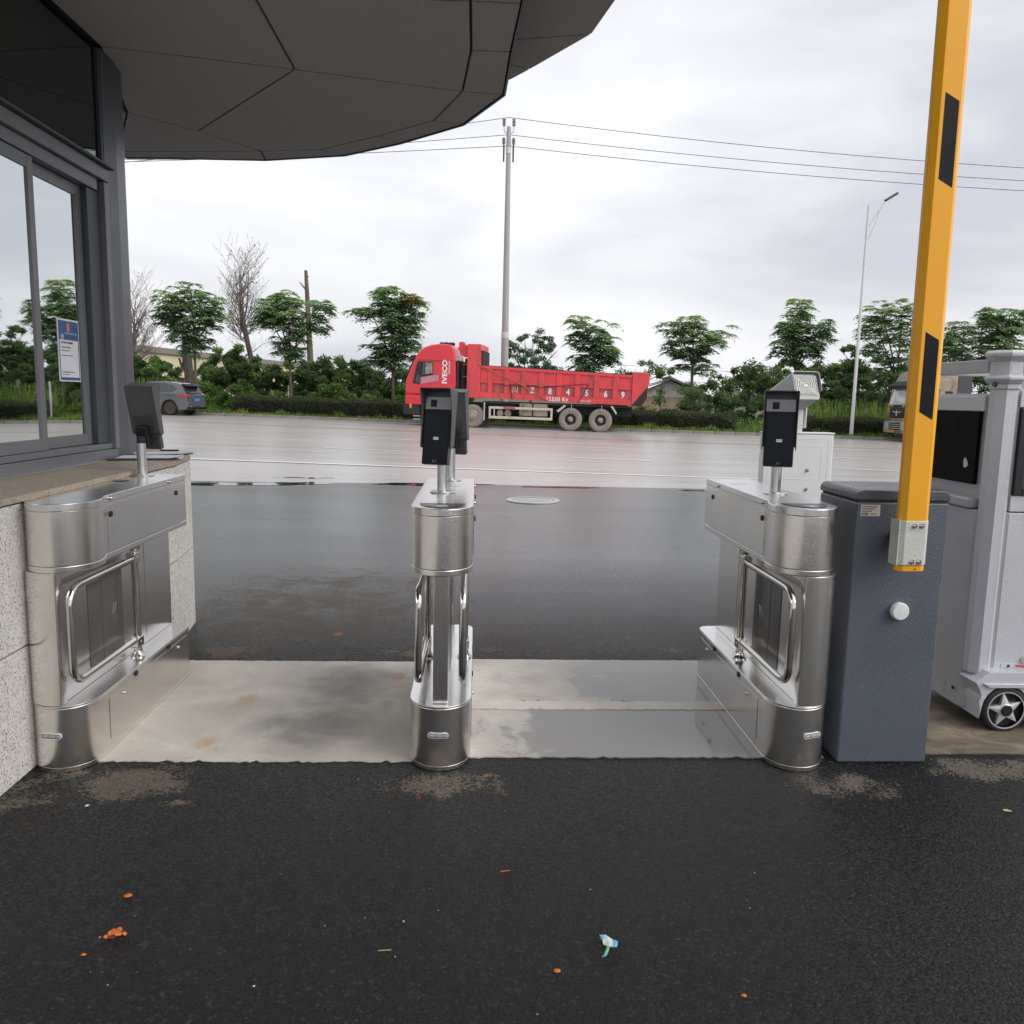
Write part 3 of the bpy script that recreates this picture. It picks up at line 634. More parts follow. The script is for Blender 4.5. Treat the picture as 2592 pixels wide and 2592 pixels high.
for p in panels:
    MB().prism(rel(shrink(p, 0.007)), SZ, SZ+.03).build('soffit_panel', M['soffit'], booth, bevel=0.002, seg=1, smooth=False)
can = [(-5.0, .1), (.175, .1), (.175, 4.3), (.15, 4.87), (.13, 5.5), (-.14, 6.11), (-.63, 6.6), (-1.11, 6.97), (-1.78, 7.18), (-5.0, 7.32)]
MB().prism(rel(can), SZ+.018, SZ+.16).build('canopy_deck', M['joint'], booth, smooth=False)
outer = [(-5.0, .1), (.192, .1), (.192, 4.26), (.162, 4.87), (.142, 5.522), (-.128, 6.132), (-.618, 6.622), (-1.098, 6.992), (-1.778, 7.202), (-5.0, 7.342)]
for a, c in zip(outer[1:], outer[2:]):
    d = Vector((c[0]-a[0], c[1]-a[1])).normalized(); nn = Vector((d.y, -d.x))*0.012
    MB().prism(rel([a, c, (c[0]+nn.x, c[1]+nn.y), (a[0]+nn.x, a[1]+nn.y)]), SZ-.006, SZ+.2).build('fascia_strip', M['cladding'], booth, smooth=False)
up = [(.21, 6.10), (.33, 5.91), (.67, 5.33), (.75, 4.85), (.80, 3.0), (.80, -2.4)]
ups = [[(.0, 6.3), (.21, 6.10), (.33, 5.91), (.10, 5.80), (-.2, 6.0)], [(.33, 5.91), (.67, 5.33), (.10, 5.48), (.10, 5.80)], [(.67, 5.33), (.75, 4.85), (.77, 4.2), (.1, 4.35), (.1, 5.48)],
       [(.77, 4.2), (.80, 3.0), (.1, 3.0), (.1, 4.35)], [(.80, 3.0), (.80, 1.5), (.1, 1.5), (.1, 3.0)], [(.80, 1.5), (.80, .1), (.1, .1), (.1, 1.5)]]
for p in ups: MB().prism(rel(shrink(p, 0.006)), 3.70, 3.73).build('soffit_panel', M['soffit'], booth, bevel=0.002, seg=1, smooth=False)
MB().prism(rel([(-5, .1), (.79, .1), (.79, 3.0), (.74, 4.85), (.66, 5.32), (.32, 5.9), (.2, 6.09), (-.6, 6.3), (-1.6, 6.7), (-5, 6.9)]), 3.722, 3.95).build('roof_slab', M['cladding'], booth, smooth=False)
# health code poster on the window (its square code is left out)
po = thing('poster', 'blue and white notice poster stuck inside the booth window', 'poster', (-2.2032, 4.60, 1.70))
MB().box(-.001, .001, -.115, .115, -.165, .165).build('sheet', M['paper'], po, smooth=False)
MB().box(.0012, .0016, -.108, .108, .055, .155).build('header_band', M['blue'], po, smooth=False)
MB().box(.0012, .0016, -.108, .108, -.158, -.143).build('footer_band', M['blue'], po, smooth=False)
for s_ in (-1, 1): MB().box(.0012, .0016, s_*.104-.004, s_*.104+.004, -.142, .054).build('side_band', M['blue'], po, smooth=False)
MB().box(.0018, .0021, -.02, .012, .1, .142).build('emblem', M['orangeprint'], po, smooth=False)
PX = TM((.002, 0, 0), R(90), 0, R(90))
text('e', .055, M['white'], po, TM((.002, -.07, .075), R(90), 0, R(90)))
rnd = random.Random(4)
for z_, w_, n_, h_ in ((.035, .13, 9, .011), (.012, .1, 8, .007), (-.004, .09, 7, .005), (-.03, .12, 10, .005), (-.118, .14, 12, .005), (-.13, .08, 7, .004)):
    b = MB(); x_ = -.085
    for i in range(n_):
        w1 = w_/n_*rnd.uniform(.5, .85); b.box(.0012, .0016, x_, x_+w1, z_, z_+h_); x_ += w_/n_
    stuff(b.build('print_line', M['ink'], po, smooth=False))
b = MB()
for i in range(5): b.box(.0018, .0021, -.04+i*.028, -.022+i*.028, .085, .095)
stuff(b.build('print_line', M['bluelight'], po, smooth=False))
# papers and pen on the far end of the sill
def papers(name, label, loc, rz, w, d, n_, thick=.0012):
    t_ = thing(name, label, 'papers', loc, rz); rnd = random.Random(n_)
    for i in range(n_):
        b = MB(); nx, ny = 6, 4; z = i*thick
        dx, dy, a = rnd.uniform(-.012, .012), rnd.uniform(-.012, .012), rnd.uniform(-.08, .08)
        ph = rnd.uniform(0, 6)
        def P(u_, v_): 
            x_ = (u_-.5)*w; y_ = (v_-.5)*d; cu = .006*max(0, u_-.7)*10*(u_-.7)*(1+.6*math.sin(ph)) if i > n_-4 else 0
            return (x_*math.cos(a)-y_*math.sin(a)+dx, x_*math.sin(a)+y_*math.cos(a)+dy, z+cu+.0015*math.sin(u_*5+ph)*(i > n_-3))
        g_ = [P(ii/nx, jj/ny) for jj in range(ny+1) for ii in range(nx+1)]
        b.add(g_, [(jj*(nx+1)+ii, jj*(nx+1)+ii+1, (jj+1)*(nx+1)+ii+1, (jj+1)*(nx+1)+ii) for jj in range(ny) for ii in range(nx)])
        b.add([(x_, y_, z_+.0009) for x_, y_, z_ in g_], [(jj*(nx+1)+ii, jj*(nx+1)+ii+1, (jj+1)*(nx+1)+ii+1, (jj+1)*(nx+1)+ii) for jj in range(ny) for ii in range(nx)])
        b.build('sheet', M['paper'], t_, smooth=False, recalc=False)
    return t_
papers('paper_stack', 'stack of white paper forms with curled edges behind the left face scanner', (-1.94, 4.98, 1.094), .25, .34, .24, 9)
papers('paper_stack', 'thin pile of white sheets under a black pen at the sill end', (-2.02, 5.36, 1.094), .6, .34, .24, 6)
o = MB().tube([(-.055, 0, 0), (.055, 0, 0)], .006, 8).build('pen', M['black'], None); o.location = (-1.97, 5.36, 1.116); o.rotation_euler = (0, 0, .3)
tag(o, 'black pen lying on the white sheets at the end of the sill', 'pen')
cl_ = thing('clipboard', 'dark clipboard with a metal edge leaning flat under the papers on the sill', 'clipboard', (-2.1, 4.86, 1.094), .5)
MB().box(-.12, .12, -.08, .08, 0, .004).build('board', M['black'], cl_, bevel=.001); MB().box(-.12, -.08, -.03, .03, .004, .014).build('clip', M['chrome'], cl_, bevel=.002)

# ------------------------------------------------------------------ turnstiles
def base_outline(w=.25, ln=1.20):
    f = arc(w/2, .14, w/2, 180, 360, 16, .14)
    return f + [(w, ln-.06)] + arc(w-.06, ln-.06, .06, 0, 90, 5)[1:] + arc(.06, ln-.06, .06, 90, 180, 5)
def lobe_outline(side):
    if side:
        f = arc(.134, .165, .134, 180, 352, 16, .165)
        return f + [(.262, .205), (.247, .245), (.238, .275), (.235, .31), (.235, 1.22), (0, 1.22)]
    return arc(.125, .15, .125, 180, 360, 18, .15) + [(.25, 1.22), (0, 1.22)]
def off(poly, g_): return shrink(poly, g_)
def make_turnstile(kind, label, loc, flip=False, wet=False, zs=1.0):
    """kind: 'side' (one wing) or 'mid' (two wings). local x from the outer side towards the lane, y back"""
    t_ = thing('turnstile', label, 'turnstile', loc, 0, 'stainless steel swing turnstiles')
    if flip: t_.scale = (-1, 1, zs)
    else: t_.scale = (1, 1, zs)
    st = M['steel_wet'] if wet else M['steel']; tp = M['steel_top_wet'] if wet else M['steel_top']
    bo = base_outline(); lo = lobe_outline(kind == 'side')
    MB().prism(bo, 0.0, .262).build('base', st, t_, bevel=.004, seg=3, ang=30)
    MB().prism(off(bo, -.0012), .2622, .270).build('base_top', tp, t_, bevel=.002, ang=30)
    MB().prism(off(bo, -.001), .002, .02).build('skirt', st, t_, bevel=.001, ang=30)
    # head
    MB().prism(off(lo, .0012), .826, 1.036).build('head', st, t_, bevel=.001, ang=30)
    MB().prism(lo, .800, .825).build('head_band', st, t_, bevel=.004, seg=3, ang=30)
    li = MB().prism(lo, 1.0365, 1.066).build('lid', tp, t_, bevel=.003, seg=3, ang=30)
    # web plate or column
    if kind == 'side':
        col = [(0, .16), (0, .12), (.006, .085), (.02, .055), (.045, .03), (.075, .014), (.10, .006), (.13, .004), (.155, .008), (.160, .02), (.160, .05), (.150, .06), (.150, 1.19), (.0, 1.19)]
        MB().prism(col, .2705, .7995).build('column', st, t_, bevel=.003, seg=2, ang=30)
        sides = [(.150, 1)]
    else:
        MB().prism([(.096, .035), (.156, .035), (.156, 1.16), (.096, 1.16)], .2705, .7995).build('web_plate', st, t_, bevel=.004, seg=2)
        sides = [(.156, 1), (.096, -1)]
    for x0, s_ in sides:
        def bx(x_a, x_b, *r_):
            a_, c_ = x0+s_*x_a, x0+s_*x_b
            return MB().box(min(a_, c_), max(a_, c_), *r_)
        bx(.0004, .003, .27, .60, .33, .70).build('sensor_window', M['acrylic'], t_, bevel=.001)
        bx(.0032, .0045, .39, .44, .34, .69).build('sensor_strip', M['acrylic'], t_, bevel=.0005)
        for k in (0, 1):
            b = MB()
            yy = .49+k*.022
            xx = x0+s_*.0036
            b.tube([(xx, yy+.018, .56), (xx, yy, .515), (xx, yy+.018, .47)], .0016, 4); b.build('arrow_mark', M['alu'], t_)
        bx(.0005, .002, .86, 1.13, .30, .77).build('rear_plate', st, t_, bevel=.0006)
        # wing: hinge post, clamps, bent tube
        px = x0+s_*(.046 if kind == 'side' else .058); py = .64
        MB().cyl((px, py, .285), (px, py, .79), .017, n=20).build('hinge_post', M['chrome'], t_)
        MB().lathe([(.034, .2703), (.034, .276), (.026, .284), (.019, .30), (.019, .31)], 24, Matrix.Translation((px, py, 0))).build('post_collar', M['chrome'], t_)
        MB().lathe([(.019, .772), (.024, .778), (.027, .790), (.027, .7995)], 24, Matrix.Translation((px, py, 0))).build('post_collar', M['chrome'], t_)
        for z_ in (.742, .345):
            MB().box(px-.021, px+.021, py-.045, py+.022, z_-.023, z_+.023).build('hinge_clamp', M['chrome'], t_, bevel=.005)
            MB().cyl((px+s_*.0212, py-.01, z_), (px+s_*.024, py-.01, z_), .006, n=10).build('clamp_screw', M['steel'], t_)
        pts = [(px, py-.04, .735), (px, .13, .735)] + [(px, y_, z_) for y_, z_ in arc(.10, .665, .07, 90, 180, 7)] + [(px, y_, z_) for y_, z_ in arc(.10, .425, .07, 180, 270, 7)] + [(px, .13, .355), (px, py-.04, .355)]
        MB().tube(pts, .0155, 14).build('wing', M['chrome'], t_)
    # lane side skins
    faces = [(.235, .25, 1)] if kind == 'side' else [(.25, .25, 1), (0, 0, -1)]
    for hx, bx_, s_ in faces:
        def pl(x0, a_, c_, *r_):
            p_, q_ = x0+s_*a_, x0+s_*c_
            return MB().box(min(p_, q_), max(p_, q_), *r_)
        pl(hx, -.0005, .0022, .30, 1.135, .828, 1.026).build('head_panel', st, t_, bevel=.0008, seg=1)
        pl(bx_, .0002, .0022, .20, 1.12, .055, .232).build('base_panel', st, t_, bevel=.0008, seg=1)
        for y_, z_ in ((.335, 1.050), (.99, 1.050)):
            b = MB(); b.sphere((hx+s_*.0015, y_, z_), .0085, 12, 8); b.build('bolt', M['chrome'], t_)
        for y_, z_ in ((.325, .985), (1.075, .985)):
            b = MB(); b.cyl((hx+s_*.001, y_, z_), (hx+s_*.008, y_, z_), .0125, n=16); k_ = b.build('lock', M['black'], t_, bevel=.001)
            MB().cyl((hx+s_*.0081, y_, z_), (hx+s_*.0088, y_, z_), .006, n=10).build('keyhole', M['glossblack'], k_)
        for y_, z_ in ((.47, .247), (.86, .247)):
            b = MB(); b.cyl((bx_+s_*.0, y_, z_), (bx_+s_*.007, y_, z_), .0125, n=16); b.build('lock', M['black'], t_, bevel=.001)
        for y_, z_ in ((.34, .205), (.985, .205)):
            b = MB(); b.sphere((bx_+s_*.003, y_, z_), .0085, 12, 8); b.build('bolt', M['chrome'], t_)
    return t_
def badge(t_, u, flip):
    w = .25; ca = (u-w/2)/(w/2); sa = math.sqrt(1-ca*ca); y_ = .14-.14*sa
    nrm = Vector((ca/(w/2), -sa/.14)).normalized(); ang = math.atan2(nrm.x, -nrm.y)
    Mx = Matrix.Translation((u+nrm.x*.0006, y_+nrm.y*.0006, .152)) @ Matrix.Rotation(ang, 4, 'Z') @ Matrix.Rotation(R(90), 4, 'X')
    def pill(h, L_): return [(x_, y2) for x_, y2 in arc(L_/2-h/2, 0, h/2, -90, 90, 8)] + [(x_, y2) for x_, y2 in arc(-L_/2+h/2, 0, h/2, 90, 270, 8)]
    b = MB(); b.prism(pill(.022, .085), -.003, .0012, M=Mx); pb = b.build('name_badge', M['white'], t_, bevel=.0004)
    b = MB(); b.prism(pill(.0172, .0805), .0013, .0016, M=Mx); b.build('badge_face', M['ink'], pb)
    Mt = Mx @ Matrix.Translation((0, 0, .0017))
    if flip: Mt = Mt @ Matrix.Diagonal((-1, 1, 1, 1))
    text('HIKVISION', .0156, M['white'], pb, Mt, 'lettering', .0002, .25, 1.0, .0003)
def reader(t_, flip, wet, cx=.125, wd=.092):
    poly = arc(cx, .165, wd, 180, 360, 16, .125)
    poly = poly + [(cx+wd, .175), (cx-wd, .175)]
    MB().prism(poly, 1.0662, 1.0682).build('card_reader', M['reader'], t_, bevel=.0008)
    b = MB(); z = 1.0685
    b.tube([(cx-.022, .10, z), (cx+.022, .10, z), (cx+.022, .073, z), (cx-.022, .073, z), (cx-.022, .10, z)], .0012, 4)
    b.tube([(cx-.012, .094, z), (cx-.003, .094, z), (cx-.003, .085, z), (cx-.012, .085, z), (cx-.012, .094, z)], .0009, 4); b.build('card_symbol', M['white'], t_)
def cap_disc(t_, x_, y_, m): MB().lathe([(.040, 1.0662), (.040, 1.0674), (.037, 1.068)], 28, Matrix.Translation((x_, y_, 0))).build('hole_cover', M[m], t_)
tl = make_turnstile('side', 'left steel turnstile, dry, standing against the granite booth wall', (-1.755, 3.12, 0))
badge(tl, .112, False); cap_disc(tl, .06, .86, 'glossblack')  # left cover is blackened to stand in for a dark reflection in steel
tm_ = make_turnstile('mid', 'middle steel turnstile with a wing on both sides between the two lanes', (-.258, 3.135, 0), wet=True)
badge(tm_, .12, False); reader(tm_, False, True); cap_disc(tm_, .17, .86, 'steel_top_wet')
tr_ = make_turnstile('side', 'right wet steel turnstile beside the slate grey barrier cabinet', (1.475, 3.13, 0), flip=True, wet=True, zs=1.02)
badge(tr_, .088, True); reader(tr_, True, True, .13, .088); cap_disc(tr_, .15, .95, 'steel_top_wet')

# ------------------------------------------------------------------ face scanners
def make_terminal(label, loc, rz, tilt=14, zs=1.0):
    t_ = thing('face_scanner', label, 'face scanner', loc, rz, 'face scanners on the turnstiles'); t_.scale = (1.0, 1.0, 1.0)
    MB().lathe([(.056, 0), (.056, .005), (.053, .007), (.026, .0072)], 32).build('flange', M['alu'], t_, bevel=.0008)
    MB().cyl((0, 0, .006), (0, 0, .165), .0235, n=28).build('post', M['alu'], t_)
    MB().cyl((0, 0, .1652), (0, 0, .20), .0215, n=24).build('post_neck', M['black'], t_)
    T = Matrix.Translation((0, -.052, .292)) @ Matrix.Rotation(R(-tilt), 4, 'X')
    b = MB(); b.box(-.028, .028, .0255, .07, -.13, -.03, T); b.build('bracket', M['black'], t_, bevel=.004)
    bd = MB().box(-.064, .064, -.014, .017, -.165, .135, T).build('body', M['device'], t_, bevel=.008, seg=3)
    MB().box(-.061, .061, -.0165, -.0142, -.162, .078, T).build('screen_glass', M['glossblack'], bd, bevel=.001)
    MB().box(-.052, .052, -.0171, -.0167, -.13, .06, T).build('display', M['screen'], bd)
    MB().box(-.012, .012, -.0172, -.0167, -.055, -.043, T).build('small_sticker', M['white'], bd)
    b = MB()
    for k in range(7): b.box(-.009+k*.0026, -.0075+k*.0026, -.0174, -.0173, -.0505, -.0475, T)
    stuff(b.build('print_line', M['ink'], bd))
    b = MB(); b.tube([T @ Vector(p) for p in ((-.0065, -.0169, -.152), (.0065, -.0169, -.152), (.0065, -.0169, -.141), (-.0065, -.0169, -.141), (-.0065, -.0169, -.152))], .0005, 4); b.build('home_mark', M['alu'], bd)
    MB().box(-.0625, .0625, -.0152, -.0142, .08, .1335, T).build('bezel', M['devicetop'], bd, bevel=.0004)
    cm = MB().box(-.036, -.007, -.0175, -.0153, .09, .121, T).build('camera_window', M['glossblack'], bd, bevel=.004)
    b = MB(); b.cyl(T @ Vector((-.0215, -.0176, .1055)), T @ Vector((-.0215, -.0195, .1055)), .0075, n=16); b.build('lens', M['screen'], cm)
    for x_ in (-.012, .014):
        b = MB(); b.cyl(T @ Vector((x_, -.0167, .069)), T @ Vector((x_, -.0173, .069)), .004, n=12); b.build('infrared_lens', M['screen'], bd)
    # rain hood
    hw = .0735
    sidep = [(-.062, .163), (-.058, .150), (-.044, .115), (-.031, .075), (-.024, .03), (-.021, -.02), (-.020, -.075), (-.014, -.09), (.004, -.09), (.022, -.075), (.022, .168), (-.056, .168)]
    hd = MB()
    for s_ in (-1, 1):
        a_, c_ = (s_*hw, s_*(hw-.004)); hd.prism(sidep, min(a_, c_), max(a_, c_), 'x', T)
    hd.box(-hw+.0041, hw-.0041, -.062, .022, .1635, .168, T); hd.box(-hw+.0041, hw-.0041, .0175, .022, -.075, .1633, T)
    hd.build('rain_hood', M['hood'], t_, bevel=.0015, seg=1, ang=30)
    b = MB(); b.box(-.05, .05, .0221, .025, -.06, .02, T); b.build('back_cover', M['device'], t_, bevel=.002)
    return t_
make_terminal('face scanner seen from behind on the left turnstile beside the booth window', (-1.69, 4.22, 1.067), R(172), 15)
make_terminal('front face scanner on the middle turnstile with dark screen facing the camera', (-.152, 3.70, 1.067), R(-21), 9)
make_terminal('rear face scanner on the middle turnstile turned away towards the road', (-.132, 4.24, 1.067), R(165), 12)
make_terminal('face scanner on the right turnstile in front of the white cabinet', (1.362, 3.66, 1.087), R(-18), 6)

# ------------------------------------------------------------------ barrier gate
bg_ = thing('barrier_gate', 'slate grey boom barrier cabinet with a raised amber yellow arm', 'barrier gate', (1.73, 3.22, 0))
MB().box(-.192, .19, 0, .36, 0, 1.108).build('cabinet_body', M['cabinet'], bg_, bevel=.008, seg=3)
lidp = [(-.194, 1.116), (.192, 1.116)] + arc(.164, 1.130, .028, 0, 90, 6) + arc(-.166, 1.130, .028, 90, 180, 6)
MB().prism(lidp, -.004, .364, 'y').build('cabinet_lid', M['cabinet_top'], bg_, bevel=.006, seg=3)
MB().box(-.185, .183, .004, .352, 1.1083, 1.1158).build('lid_seam', M['joint'], bg_)
st_ = MB().box(-.176, -.096, -.0012, -.0006, 1.052, 1.098).build('info_sticker', M['sticker'], bg_)
b = MB(); rnd = random.Random(2)
for r_, z_ in enumerate((1.088, 1.079, 1.070)):
    x_ = -.172
    while x_ < -.110-(r_*.01): w_ = rnd.uniform(.002, .007); b.box(x_, x_+w_, -.0016, -.0014, z_, z_+.0045); x_ += w_+.0015
stuff(b.build('print_line', M['ink'], st_))
b = MB(); x_ = -.172
while x_ < -.146: w_ = rnd.choice((.0008, .0014, .002)); b.box(x_, x_+w_, -.0016, -.0014, 1.055, 1.067); x_ += w_+.0011
stuff(b.build('bar_code', M['ink'], st_))
b = MB()
for x_ in (-.135, -.127, -.118): b.box(x_, x_+.005, -.0016, -.0014, 1.058, 1.063)
stuff(b.build('print_line', M['ink'], st_))
kn = MB(); kn.lathe([(.034, 0), (.037, .004), (.037, .022), (.032, .029), (.0001, .031)], 32, TM((.012, -.002, .662), R(90))); kn.build('round_cap', M['white'], bg_)
for k in range(4):
    b = MB(); b.box(-.1955, -.1925, .10, .16, .16+k*.032, .168+k*.032); b.build('vent_louvre', M['cabinet_top'], bg_, bevel=.0015)
# boom arm
lean = Matrix.Translation((-.02, -.11, .853)) @ Matrix.Rotation(R(-.32), 4, 'Y')
def boom_sec(w, d, c): return [(-w/2+c, -d/2), (w/2-c, -d/2), (w/2, -d/2+c), (w/2, d/2-c), (w/2-c, d/2), (-w/2+c, d/2), (-w/2, d/2-c), (-w/2, -d/2+c)]
arm = MB().prism(boom_sec(.118, .062, .021), .024, 3.35, M=lean).build('boom_arm', M['boom'], bg_, bevel=.002, seg=1, smooth=False)
MB().prism(boom_sec(.116, .060, .021), .0, .0235, M=lean).build('arm_end_cap', M['boom'], bg_, bevel=.003, seg=1, smooth=False)
MB().cyl(lean @ Vector((.012, -.031, .011)), lean @ Vector((.012, -.0325, .011)), .003, n=8).build('drain_hole', M['ink'], bg_)
for z0, z1 in ((.607, .905), (1.455, 1.755), (2.305, 2.605)):
    b = MB(); b.prism([(-.024, z0+.015), (.030, z0-.015), (.030, z1-.014), (-.024, z1+.016)], -.0317, -.0312, 'y', lean); b.build('black_stripe', M['boomblack'], arm)
cp_ = MB().prism([(-.061, -.012), (-.041, -.0335), (.041, -.0335), (.061, -.012), (.061, .035), (-.061, .035)], .026, .202, M=lean).build('arm_clamp', M['clamp'], bg_, bevel=.003, seg=2, smooth=False)
for x_, z_ in ((-.006, .182), (.023, .182), (-.006, .040), (.023, .040)):
    b = MB(); b.lathe([(.0105, 0), (.0105, .0018)], 18, lean @ TM((x_, -.0335, z_), R(90))); b.lathe([(.0072, .0018), (.0072, .008)], 6, lean @ TM((x_, -.0335, z_), R(90))); b.lathe([(.0042, .008), (.0042, .013)], 10, lean @ TM((x_, -.0335, z_), R(90))); b.build('clamp_bolt', M['chrome'], cp_)
MB().prism([(-.068, -.036), (-.0635, -.036), (-.0635, .03), (-.068, .03)], .026, .205, M=lean).build('clamp_side_plate', M['clamp'], bg_, bevel=.001)
MB().cyl((-.02, -.078, .97), (-.02, .01, .97), .032, n=24).build('drive_shaft', M['black'], bg_)

# ------------------------------------------------------------------ telescopic gate machine on the far right
gm = thing('gate_machine', 'silver grey motor unit of a sliding gate with black panel, ornate posts and star wheels', 'gate motor', (2.32, 3.62, 0))
# local: x right, y back, z up; front face at y=0
MB().prism([(.0, .06), (.10, .0), (1.0, .0), (1.0, .66), (.0, .66)], .075, 1.022).build('lower_body', M['machine_side'], gm, bevel=.006)
MB().prism([(.04, .07), (.12, .012), (.98, .012), (.98, .65), (.06, .65)], 1.024, 1.56).build('upper_body', M['machine_side'], gm, bevel=.006)
MB().box(-.012, .05, .10, .66, 1.024, 1.075).build('ledge', M['machine_side'], gm, bevel=.012)
MB().box(.024, .058, .14, .62, 1.135, 1.475).build('led_panel', M['ledpanel'], gm, bevel=.003)
MB().box(.018, .05, .10, .65, 1.478, 1.55).build('panel_head_rail', M['machine'], gm, bevel=.004)
b = MB(); pz = [(.19, 1.222), (.205, 1.208), (.225, 1.212), (.228, 1.245), (.215, 1.258), (.198, 1.24)]
b.prism(pz, .0215, .0238, 'x'); b.build('torn_sticker', M['sticker'], gm)
MB().box(.12, 1.0, -.003, .011, .262, 1.018).build('front_door', M['machine'], gm, bevel=.003)
MB().box(.12, 1.0, -.003, .011, 1.026, 1.098).build('front_rail', M['machine'], gm, bevel=.003)
MB().box(.12, 1.0, -.003, .011, 1.50, 1.575).build('front_rail', M['machine'], gm, bevel=.003)
fr = MB(); fr.box(.125, .165, -.012, .011, 1.102, 1.497); fr.box(.165, 1.0, -.012, .011, 1.102, 1.135); fr.box(.165, 1.0, -.012, .011, 1.46, 1.497); fr.box(.165, 1.0, -.012, .011, 1.375, 1.392)
fr.build('display_frame', M['black'], gm, bevel=.004)
MB().box(.165, 1.0, .0, .010, 1.136, 1.459).build('display_glass', M['gateglass'], gm)
segs = {'8': 'abcdefg', '0': 'abcdef', '5': 'acdfg'}
def seg7(x0, z0, w, h, on):
    b = MB(); t_ = .004; P = {'a': (x0, x0+w, z0+h-t_, z0+h), 'g': (x0, x0+w, z0+h/2-t_/2, z0+h/2+t_/2), 'd': (x0, x0+w, z0, z0+t_), 'f': (x0, x0+t_, z0+h/2, z0+h), 'b': (x0+w-t_, x0+w, z0+h/2, z0+h), 'e': (x0, x0+t_, z0, z0+h/2), 'c': (x0+w-t_, x0+w, z0, z0+h/2)}
    for k in on: a_ = P[k]; b.box(a_[0], a_[1], -.002, -.0005, a_[2], a_[3])
    b.build('digit', M['red_led'], gm)
for k in range(6): seg7(.205+k*.022, 1.150, .013, .024, segs['80'[k % 2]])
pl_ = MB().box(.222, .34, -.0045, -.0032, .965, 1.032-.01).build('name_plate', M['black'], gm, bevel=.001)
for x_, z_ in ((.228, .971), (.228, 1.016), (.334, .971), (.334, 1.016)):
    b = MB(); b.sphere((x_, -.005, z_), .003, 8, 6); b.build('rivet', M['chrome'], pl_)
b = MB(); rnd = random.Random(9)
for z_ in (1.003, .992, .981):
    x_ = .238
    while x_ < .32: w_ = rnd.uniform(.003, .008); b.box(x_, x_+w_, -.0049, -.0046, z_, z_+.006); x_ += w_+.002
stuff(b.build('print_line', M['lightmetal'], pl_))
def hexcol(x_, y_, name='corner_post'):
    def oct_(r, z): return [(x_+r*math.cos(R(22.5+45*i)), y_+r*math.sin(R(22.5+45*i)), z) for i in range(8)]
    b = MB(); b.rings([oct_(.058, .262), oct_(.058, 1.575)]); p_ = b.build(name, M['machine'], gm, smooth=False)
    prof = [(.058, 1.575), (.066, 1.582), (.066, 1.600), (.074, 1.606), (.084, 1.618), (.087, 1.622), (.087, 1.630), (.078, 1.636), (.066, 1.640), (.066, 1.700), (.074, 1.705), (.080, 1.712), (.090, 1.722), (.092, 1.728), (.092, 1.738), (.080, 1.750), (.0001, 1.752)]
    b = MB(); b.rings([oct_(r, z) for r, z in prof]); b.build('post_cap', M['machine'], p_, smooth=False)
    for i in range(8):
        a_ = R(45*i); cx_, cy_ = x_+.0605*math.cos(a_), y_+.0605*math.sin(a_)
        b = MB(); b.box(-.0015, .0015, -.018, .018, 1.648, 1.692, TM((cx_, cy_, 0), 0, 0, a_)); b.build('inset_panel', M['machine'], p_)
    b = MB(); b.box(-.002, .003, -.005, .005, .30, 1.55, TM((x_+.0535*math.cos(R(-67.5)), y_+.0535*math.sin(R(-67.5)), 0), 0, 0, R(-67.5))); b.build('edge_bead', M['machine'], p_)
hexcol(.06, .03); hexcol(.50, .60); hexcol(.95, .60)
MB().box(.02, .10, .10, .62, 1.655, 1.715).build('top_rail', M['machine_side'], gm, bevel=.004)
MB().box(.101, .43, .57, .63, 1.655, 1.715).build('top_rail', M['machine_side'], gm, bevel=.004)
MB().box(.12, .9, .0, .06, 1.655, 1.715).build('top_rail', M['machine_side'], gm, bevel=.004)
b = MB(); b.cyl((-.002, .0, 1.60), (-.012, .0, 1.60), .012, n=12); b.build('grommet', M['black'], gm)
# fender with wheel arch
fp = [(.0, .235), (.06, .285), (1.0, .285), (1.0, .05), (.26, .05)] + arc(.15, .11, .112, -30, 175, 12) + [(.03, .06), (.03, .10), (.022, .15), (.03, .175), (.018, .205)]
fo = MB().prism([(x_, z_) for x_, z_ in fp], -.075, .12, 'y').build('wheel_fender', M['machine'], gm, bevel=.008, seg=2)
MB().prism([(.06, .215), (.26, .215), (.30, .235), (.03, .235)], -.088, -.074, 'y').build('arch_lip', M['machine'], fo, bevel=.003)
MB().box(.155, .9, -.006, .0, .287, .306).build('lower_rail', M['machine'], gm, bevel=.001)
MB().cyl((.19, -.006, .296), (.19, -.010, .296), .006, n=10).build('screw', M['black'], gm)
em = MB(); em.box(.225, .262, -.009, -.006, .292, .302); em.box(.283, .32, -.009, -.006, .292, .302); em.build('emblem_wing', M['taillight'], gm, bevel=.002)
MB().box(.262, .283, -.0095, -.006, .288, .300).build('emblem_centre', M['amber'], gm, bevel=.002)
b = MB(); b.lathe([(.016, 0), (.016, .006)], 20, TM((.268, -.006, .325), R(90)) @ Matrix.Diagonal((1.5, .9, 1, 1))); b.build('key_cover', M['castiron'], gm)
MB().cyl((-.004, .09, .155), (-.010, .09, .155), .008, n=12).build('side_bolt', M['black'], gm)
